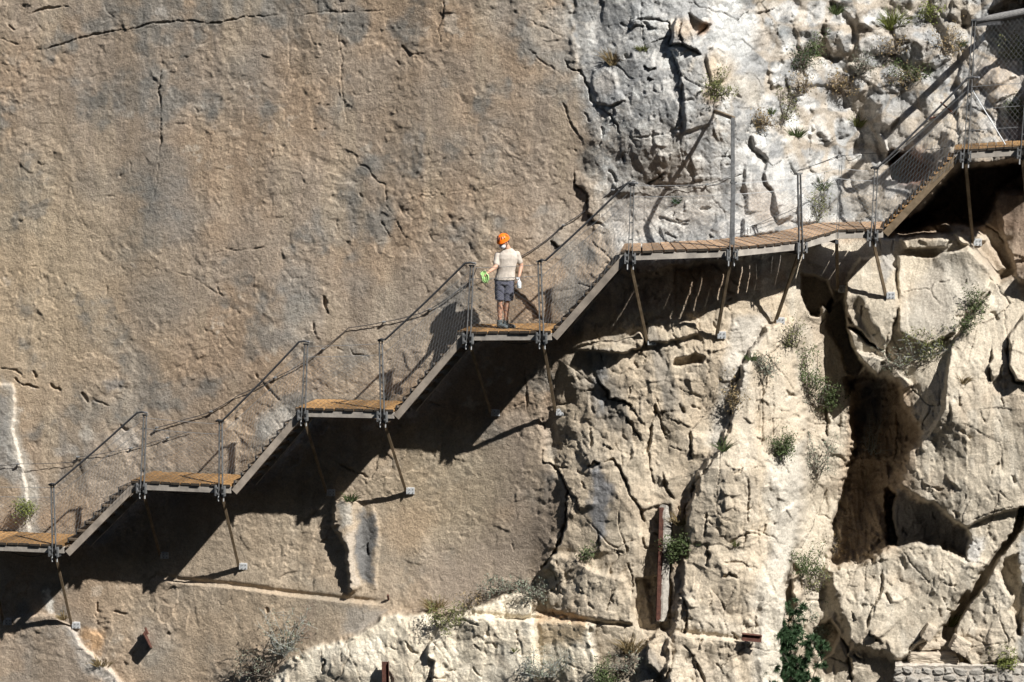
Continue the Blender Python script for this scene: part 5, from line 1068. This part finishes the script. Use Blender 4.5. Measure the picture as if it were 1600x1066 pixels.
def plant(kind, px, py, wpx, hpx, label, leaf='green', dens=1.0, twig='twig', cat='shrub', lean=0.0):
    """kind: tuft (grass blades), bush (leafy clumps on stems), scrub (mostly twigs), whorl (long stiff leaves)"""
    rw, rh = wpx / 87.0 / 2, hpx / 87.0 / 2; base_p = on(px, py + hpx * 0.42, 0.0); up = Vector((lean, -0.55, 0.85)).normalized()
    names = {'tuft': 'grass_tuft', 'bush': 'bush', 'scrub': 'dry_scrub', 'whorl': 'leafy_shrub'}
    root = empty(names[kind], base_p, label, cat)
    lf, tw = MB(), MB()
    if kind == 'tuft':
        for k in range(int(110 * dens)):
            x = R.uniform(-1, 1); q = base_p + Vector((x * rw * 0.45, R.uniform(-.03, .02), R.uniform(-.02, .02)))
            d = Vector((x * 0.9 + R.gauss(0, 0.35) + lean, -0.35 + R.gauss(0, 0.3), 1.0)); blade(lf, q, d, rh * 2 * R.uniform(0.55, 1.1), R.uniform(0.004, 0.008), R.uniform(0.1, 0.9))
    else:
        nst = {'bush': 9, 'scrub': 14, 'whorl': 12}[kind]; nst = max(4, int(nst * (1 if wpx < 70 else wpx / 60))); tips = []
        for k in range(nst):
            a = R.uniform(-1, 1); q = base_p + Vector((a * rw * 0.55, 0.0, R.uniform(-0.3, 0.1) * rh)); dst = on(px, py, 0.0); 
            tgt = base_p + Vector((R.uniform(-1, 1) * rw, -R.uniform(0.05, 0.25) - min(rw, rh) * R.uniform(0.1, 0.6), rh * (1 + R.uniform(-0.9, 1.0))))
            mid = q.lerp(tgt, 0.5) + Vector((R.gauss(0, .03), -0.05, R.gauss(0, .03))); tw.tube([q, mid, tgt], [0.009, 0.006, 0.003], 4, caps=False)
            tips += [(mid, 0.6), (tgt, 1.0), (mid.lerp(tgt, .5), .8)]
            for z in range(3 if kind != 'scrub' else 6):
                t0 = mid.lerp(tgt, R.uniform(0, 1)); t1 = t0 + Vector((R.gauss(0, .09), R.gauss(-.02, .05), R.gauss(0.02, .08))); tw.tube([t0, t1], [0.004, 0.002], 3, caps=False); tips.append((t1, 0.8))
        per = {'bush': 30, 'scrub': 8, 'whorl': 70}[kind] * dens
        for (p, f) in tips:
            for z in range(max(1, int(per * R.uniform(0.4, 1.3)))):
                if kind == 'whorl':
                    d = Vector((R.gauss(0, 1), R.gauss(-0.4, 0.8), R.gauss(0.5, 0.8))); blade(lf, p, d, R.uniform(0.07, 0.13), 0.007, R.uniform(0, .5))
                else:
                    sp = 0.05 if kind == 'bush' else 0.04; c = p + Vector((R.gauss(0, sp), R.gauss(0, sp), R.gauss(0, sp)))
                    d = Vector((R.gauss(0, 1), R.gauss(0, 1), R.gauss(0.4, 1))).normalized(); s_ = d.cross(Vector((R.gauss(0, 1), R.gauss(0, 1), R.gauss(0, 1)))).normalized(); l_ = R.uniform(0.013, 0.030); w_ = l_ * R.uniform(.3, .5)
                    lf.add([c - d * l_, c + s_ * w_, c + d * l_, c - s_ * w_], [(0, 1, 2, 3)])
        stuff_mesh('twigs', tw, M[twig], root)
    stuff_mesh('leaves', lf, M[leaf], root)
    return root

PL = [
 ('bush', 42, 790, 20, 22, 'tiny bright green plant beside the white vein at the left edge', 'bright', .8), ('tuft', 548, 774, 26, 22, 'small green plant on top of the grey flowstone column', 'green', .5),
 ('scrub', 445, 985, 90, 80, 'silvery twiggy scrub at the lower left of the pale slabs', 'greygreen', .45, 'greytwig'), ('scrub', 400, 1030, 90, 50, 'bare dark twigs trailing down beside the silvery scrub', 'greygreen', .25),
 ('bush', 690, 958, 64, 40, 'green and brown bush where the slab meets the pale rock', 'olive', .8), ('tuft', 682, 940, 40, 34, 'dry brown grass tuft behind the green and brown bush', 'dry', 1), ('scrub', 735, 935, 60, 34, 'grey dead scrub right of the green and brown bush', 'dry', .3),
 ('scrub', 790, 912, 90, 24, 'low grey-green scrub along the top of the pale block', 'greygreen', .6), ('scrub', 835, 918, 50, 34, 'grey-green scrub hanging by the round boulder', 'greygreen', .6), ('tuft', 805, 1013, 12, 12, 'very small green tuft on the pale slab', 'olive', .2),
 ('scrub', 855, 1035, 110, 50, 'wide silvery scrub at the bottom beside the pale slab', 'greygreen', .35, 'greytwig'), ('bush', 950, 1048, 46, 50, 'green bush at the bottom edge left of the dark diagonal crack', 'green', .9), ('tuft', 986, 1003, 44, 40, 'yellow dry grass tuft under the foot of the rusty rail', 'dry', .9), ('scrub', 975, 1028, 50, 36, 'grey twigs below the yellow grass tuft', 'greygreen', .3),
 ('bush', 1054, 848, 46, 26, 'dark green bush growing across the upright rusty rail', 'green', 1.3), ('tuft', 1065, 803, 26, 44, 'dry grass tuft above the bush on the rusty rail', 'dry', .6), ('bush', 918, 862, 10, 8, 'speck of green left of the rusty rail', 'green', .3),
 ('whorl', 1243, 1030, 86, 96, 'big dark green long-leaved shrub at the bottom of the gully', 'deep', 1.7), ('whorl', 1232, 975, 36, 60, 'narrow green shrub above the big long-leaved shrub', 'deep', .6), ('bush', 1275, 965, 90, 66, 'grey-green tangled bush above the big long-leaved shrub', 'greygreen', 1.0, 'greytwig'),
 ('bush', 1256, 872, 56, 66, 'green bush in the gully left of the cavern floor', 'green', .8), ('scrub', 1275, 900, 40, 50, 'thin scrub at the shadow edge of the cavern', 'olive', .5), ('bush', 1264, 572, 50, 76, 'large green bush at the head of the gully', 'green', .85), ('scrub', 1268, 608, 44, 50, 'grey twigs beneath the large bush at the head of the gully', 'greygreen', .3),
 ('bush', 1292, 620, 22, 36, 'small green bush hanging right of the gully twigs', 'green', .6), ('bush', 1222, 693, 30, 30, 'round green bush on the pale rock pillar', 'green', .9), ('scrub', 1275, 700, 56, 90, 'sparse grey-green scrub in the middle of the gully', 'greygreen', .6),
 ('scrub', 1400, 555, 70, 40, 'grey twiggy scrub on the lip above the cavern', 'greygreen', .4), ('bush', 1440, 532, 100, 60, 'broad grey-green bush spreading on the lip above the cavern', 'olive', .3, 'greytwig'), ('bush', 1525, 468, 24, 46, 'green bush in the crack under the highest platform', 'green', .5), ('bush', 1508, 500, 20, 30, 'green growth lower in the crack under the highest platform', 'green', .4),
 ('bush', 1268, 66, 46, 44, 'green bush casting a black shadow high on the rocky slope', 'green', .8), ('scrub', 1246, 88, 30, 44, 'dark dead bush left of the high green bush', 'deep', .4), ('tuft', 1396, 28, 40, 44, 'bright yellow-green grass tuft at the top of the slope', 'bright', 1.5), ('tuft', 1305, 12, 26, 24, 'green grass tuft at the top edge of the slope', 'green', .7),
 ('bush', 1452, 18, 40, 22, 'small yellow-green plants at the top right of the slope', 'bright', .4), ('tuft', 1340, 187, 34, 28, 'grey-green tuft in the middle of the rocky slope', 'olive', 1), ('tuft', 1245, 204, 30, 24, 'green tuft on the rock above the curved platform', 'green', .7), ('bush', 1127, 128, 56, 50, 'green and orange bush above the bent arm of the tall post', 'olive', .7),
 ('scrub', 1190, 186, 76, 22, 'low brown scrub right of the tall post', 'dry', .6), ('tuft', 1203, 172, 22, 14, 'small green tuft right of the tall post', 'green', .5), ('tuft', 1057, 312, 16, 13, 'tiny dark green tuft in the shadow of the bent arm', 'deep', .5), ('tuft', 957, 86, 22, 36, 'dry dark brown tuft on the grey outcrop', 'dry', .8),
 ('tuft', 1004, 74, 30, 12, 'low green tuft in a crack of the outcrop', 'olive', .5), ('bush', 1425, 108, 80, 28, 'green plants along a ledge of the slope', 'green', .45), ('scrub', 1410, 120, 60, 26, 'brown scrub on the ledge under the green plants', 'dry', .4), ('tuft', 1504, 66, 24, 14, 'green tuft left of the tall canopy post', 'green', .5),
 ('bush', 1580, 75, 50, 40, 'shaded green bush behind the canopy mesh', 'olive', .6), ('bush', 1582, 168, 30, 28, 'small green bush behind the mesh right of the canopy post', 'green', .6), ('scrub', 1278, 315, 22, 56, 'thin green scrub in the cleft above the curved platform', 'olive', .7), ('tuft', 1285, 285, 20, 30, 'green blades in the cleft above the curved platform', 'green', .4),
 ('bush', 1598, 792, 26, 30, 'dark glossy leaves poking in at the right edge', 'deep', .9), ('bush', 1571, 1027, 34, 34, 'bright green bush behind the grey boulder of the stone wall', 'bright', 1), ('tuft', 1503, 1033, 44, 30, 'dry grass growing on top of the stone wall', 'dry', .9), ('tuft', 1483, 962, 26, 40, 'grass at the foot of the dark diagonal cleft', 'olive', .6),
 ('tuft', 1130, 692, 20, 30, 'green strip in the groove left of the rock pillar', 'green', .4), ('scrub', 1147, 612, 22, 50, 'thin brown scrub high in the groove left of the pillar', 'dry', .6), ('scrub', 1196, 566, 44, 26, 'grey-green scrub at the top of the rock pillar', 'greygreen', .6), ('tuft', 1175, 556, 26, 18, 'green tuft at the top left of the rock pillar', 'green', .4),
 ('scrub', 1237, 512, 30, 60, 'sparse green scrub under the curved platform', 'olive', .5), ('tuft', 1505, 590, 18, 22, 'dry tuft on the great boulder', 'dry', .4), ('tuft', 100, 960, 22, 20, 'dry mossy grass by the foot plate of the lowest visible strut', 'dry', .5), ('tuft', 160, 1030, 50, 26, 'dry yellow grass along the diagonal seam lower left', 'dry', .5),
 ('scrub', 1360, 680, 30, 60, 'bare pale twigs inside the dark cavern', 'greygreen', .15, 'greytwig'), ('tuft', 1150, 848, 12, 12, 'tiny plant in a horizontal crack of the pillar', 'olive', .3), ('scrub', 1300, 850, 30, 30, 'thin bare twigs at the mouth of the cavern', 'dry', .15), ('scrub', 1250, 130, 30, 30, 'brown scrub between boulders of the slope', 'dry', .4),
 ('scrub', 1310, 130, 50, 30, 'rust brown dead scrub in a hollow of the slope', 'dry', .5), ('scrub', 1350, 95, 40, 30, 'grey twiggy scrub right of the high green bush', 'greygreen', .4), ('scrub', 1395, 70, 40, 30, 'grey dead twigs under the yellow-green grass', 'dry', .3), ('scrub', 1480, 60, 60, 50, 'dense brown scrub left of the canopy post', 'dry', .6), ('scrub', 1225, 165, 26, 50, 'olive scrub in the gap left of the slope boulders', 'olive', .5)]
for p in PL: plant(*p)

# ------------------------------------------------------------------ dry-stone wall, lower right corner
def stone_mesh(seed, mat):
    r_ = random.Random(seed); bm = bmesh.new(); bmesh.ops.create_icosphere(bm, subdivisions=2, radius=1.0)
    for v in bm.verts:
        c = v.co; m_ = max(abs(c.x), abs(c.y), abs(c.z)); q = c / m_; v.co = c.lerp(q, (0.62, 0.95, 0.78, 0.9, 0.7, 0.97, 0.85)[seed % 7]) * (1 + r_.uniform(-0.16, 0.10))
    me = bpy.data.meshes.new('stone'); bm.to_mesh(me); bm.free(); me.materials.append(mat); return me
M['stone'] = noisy('wall_stone', (0.30, 0.285, 0.26), (0.60, 0.57, 0.52), 9, 0.92, bump=0.02, bscale=22, rnd=0.25, c3=(0.46, 0.43, 0.385)); M['mortar'] = noisy('wall_mortar', (0.34, 0.31, 0.27), (0.55, 0.50, 0.44), 16, 0.95, bump=0.015)
SM = [stone_mesh(k, M['stone']) for k in range(7)]
WY_ = min(surf(px, 1048) for px in (1420, 1480, 1540, 1590)) - 0.22
wall = empty('stone_wall', at(1500, 1110, WY_), 'low stone wall in the bottom right corner of the photo', 'wall')
def loc_part(name, me, par, loc, sc, rz):
    o = bpy.data.objects.new(name, me); COL.objects.link(o); o.parent = par; o.matrix_parent_inverse = parent_inv(par); o.location = loc; o.scale = sc; o.rotation_euler = rz; return o
for row in range(6):
    x = 1397 + R.uniform(-3, 3)
    while x < 1700:
        wp = R.uniform(8, 26); hp_ = R.uniform(9.5, 15) if row else R.uniform(8, 13); c = at(x + wp / 2, 1047 + row * 12.5 + R.uniform(-2.5, 2.5), WY_ + 0.06 + R.uniform(-.03, .02))
        loc_part('stone', SM[R.randrange(7)], wall, c, (wp / 87 / 2 * 0.96, 0.10, hp_ / 87 / 2 * 1.02), (R.uniform(-.2, .2), R.uniform(-.3, .3), R.uniform(-.2, .2))); x += wp
m = MB(); m.hexa([at(1400, 1125, WY_ - 0.01), at(1700, 1125, WY_ - 0.01), at(1700, 1125, WY_ + 0.7), at(1400, 1125, WY_ + 0.7), at(1400, 1045, WY_ - 0.01), at(1700, 1047, WY_ - 0.01), at(1700, 1045, WY_ + 0.7), at(1400, 1043, WY_ + 0.7)])
m.build('core', M['mortar'], wall)
V = []; Fc = []; nx = 46
for i in range(nx):
    px = 1399 + i * 6.5
    for k, (dy, dzp) in enumerate(((0.0, 8), (-0.02, 2.5), (0.08, -1), (0.4, -5), (0.9, -8))):
        q = at(px, 1038 + dzp, WY_ + dy); V.append(tuple(q + Vector((0, 0, R.uniform(-.012, .012)))))
for i in range(nx - 1):
    for k in range(4): a = i * 5 + k; Fc.append((a, a + 5, a + 6, a + 1))
m = MB(); m.add(V, Fc); m.build('capping', M['mortar'], wall)
def rock_thing(label, px, py, wp, hp_, dep, tilt, name='loose_rock', mat='rock2', seed=1, flat=0.8):
    r_ = random.Random(seed); bm = bmesh.new(); bmesh.ops.create_icosphere(bm, subdivisions=4, radius=1.0); from mathutils import noise
    for v in bm.verts:
        c = v.co.copy(); m_ = max(abs(c.x), abs(c.y), abs(c.z)); q = c / m_; n_ = noise.fractal(c * 1.5 + Vector((seed * 7, 0, 0)), 0.8, 2.0, 5)
        v.co = c.lerp(q, flat) * (1 + 0.10 * n_)
    bm.transform(Matrix.Diagonal((wp / 174, dep, hp_ / 174, 1))); me = bpy.data.meshes.new(name); bm.to_mesh(me); bm.free(); me.materials.append(M[mat])
    o = bpy.data.objects.new(name, me); COL.objects.link(o); o.location = at(px, py, min(surf(px, py), surf(px, py + 6)) - dep * 0.35 if py < 1015 else WY_ + 0.35); o.rotation_euler = (0, tilt, 0); tag(o, label, 'rock'); return o
M['rock2'] = noisy('loose_stone', (0.34, 0.29, 0.23), (0.52, 0.45, 0.36), 7, 0.95, bump=0.02, bscale=16); M['rock3'] = noisy('grey_boulder', (0.20, 0.20, 0.195), (0.34, 0.335, 0.32), 6, 0.95, bump=0.02, bscale=16)
rock_thing('thick pale slab lying on the left end of the stone wall', 1456, 1025, 78, 17, 0.28, 0.03, 'stone_slab', seed=3, flat=0.9)
rock_thing('thin grey slab under the thick pale slab on the stone wall', 1448, 1036, 60, 9, 0.22, 0.05, 'stone_slab', 'rock3', seed=4, flat=0.92)
rock_thing('small reddish-grey stone stacked above the pale slab', 1452, 1008, 34, 12, 0.12, -0.05, seed=5); rock_thing('small white stone right of the stacked grey stone', 1470, 1004, 16, 10, 0.08, 0.2, seed=6)
rock_thing('triangular tan rock leaning above the slabs on the wall', 1451, 988, 18, 26, 0.12, 0.5, seed=7); rock_thing('pale block between the slab and the great triangular boulder', 1500, 1008, 30, 24, 0.16, 0.5, seed=8)
rock_thing('smooth grey boulder on the stone wall at the bottom right corner', 1588, 1050, 58, 30, 0.30, 0.02, 'boulder', 'rock3', seed=9, flat=0.3)
for k, (px, w__) in enumerate(((1480, 9), (1497, 7), (1512, 8), (1545, 9), (1556, 7))):
    rock_thing(['little white stone on the wall top nearest the slab', 'little pale stone second from the slab on the wall top', 'little pale stone beneath the dry grass on the wall', 'little grey stone left of the bright green bush', 'little white stone nearest the grey boulder'][k], px, 1036, w__, 6, 0.05, 0.1, 'pebble', 'rock2', 20 + k, 0.5)
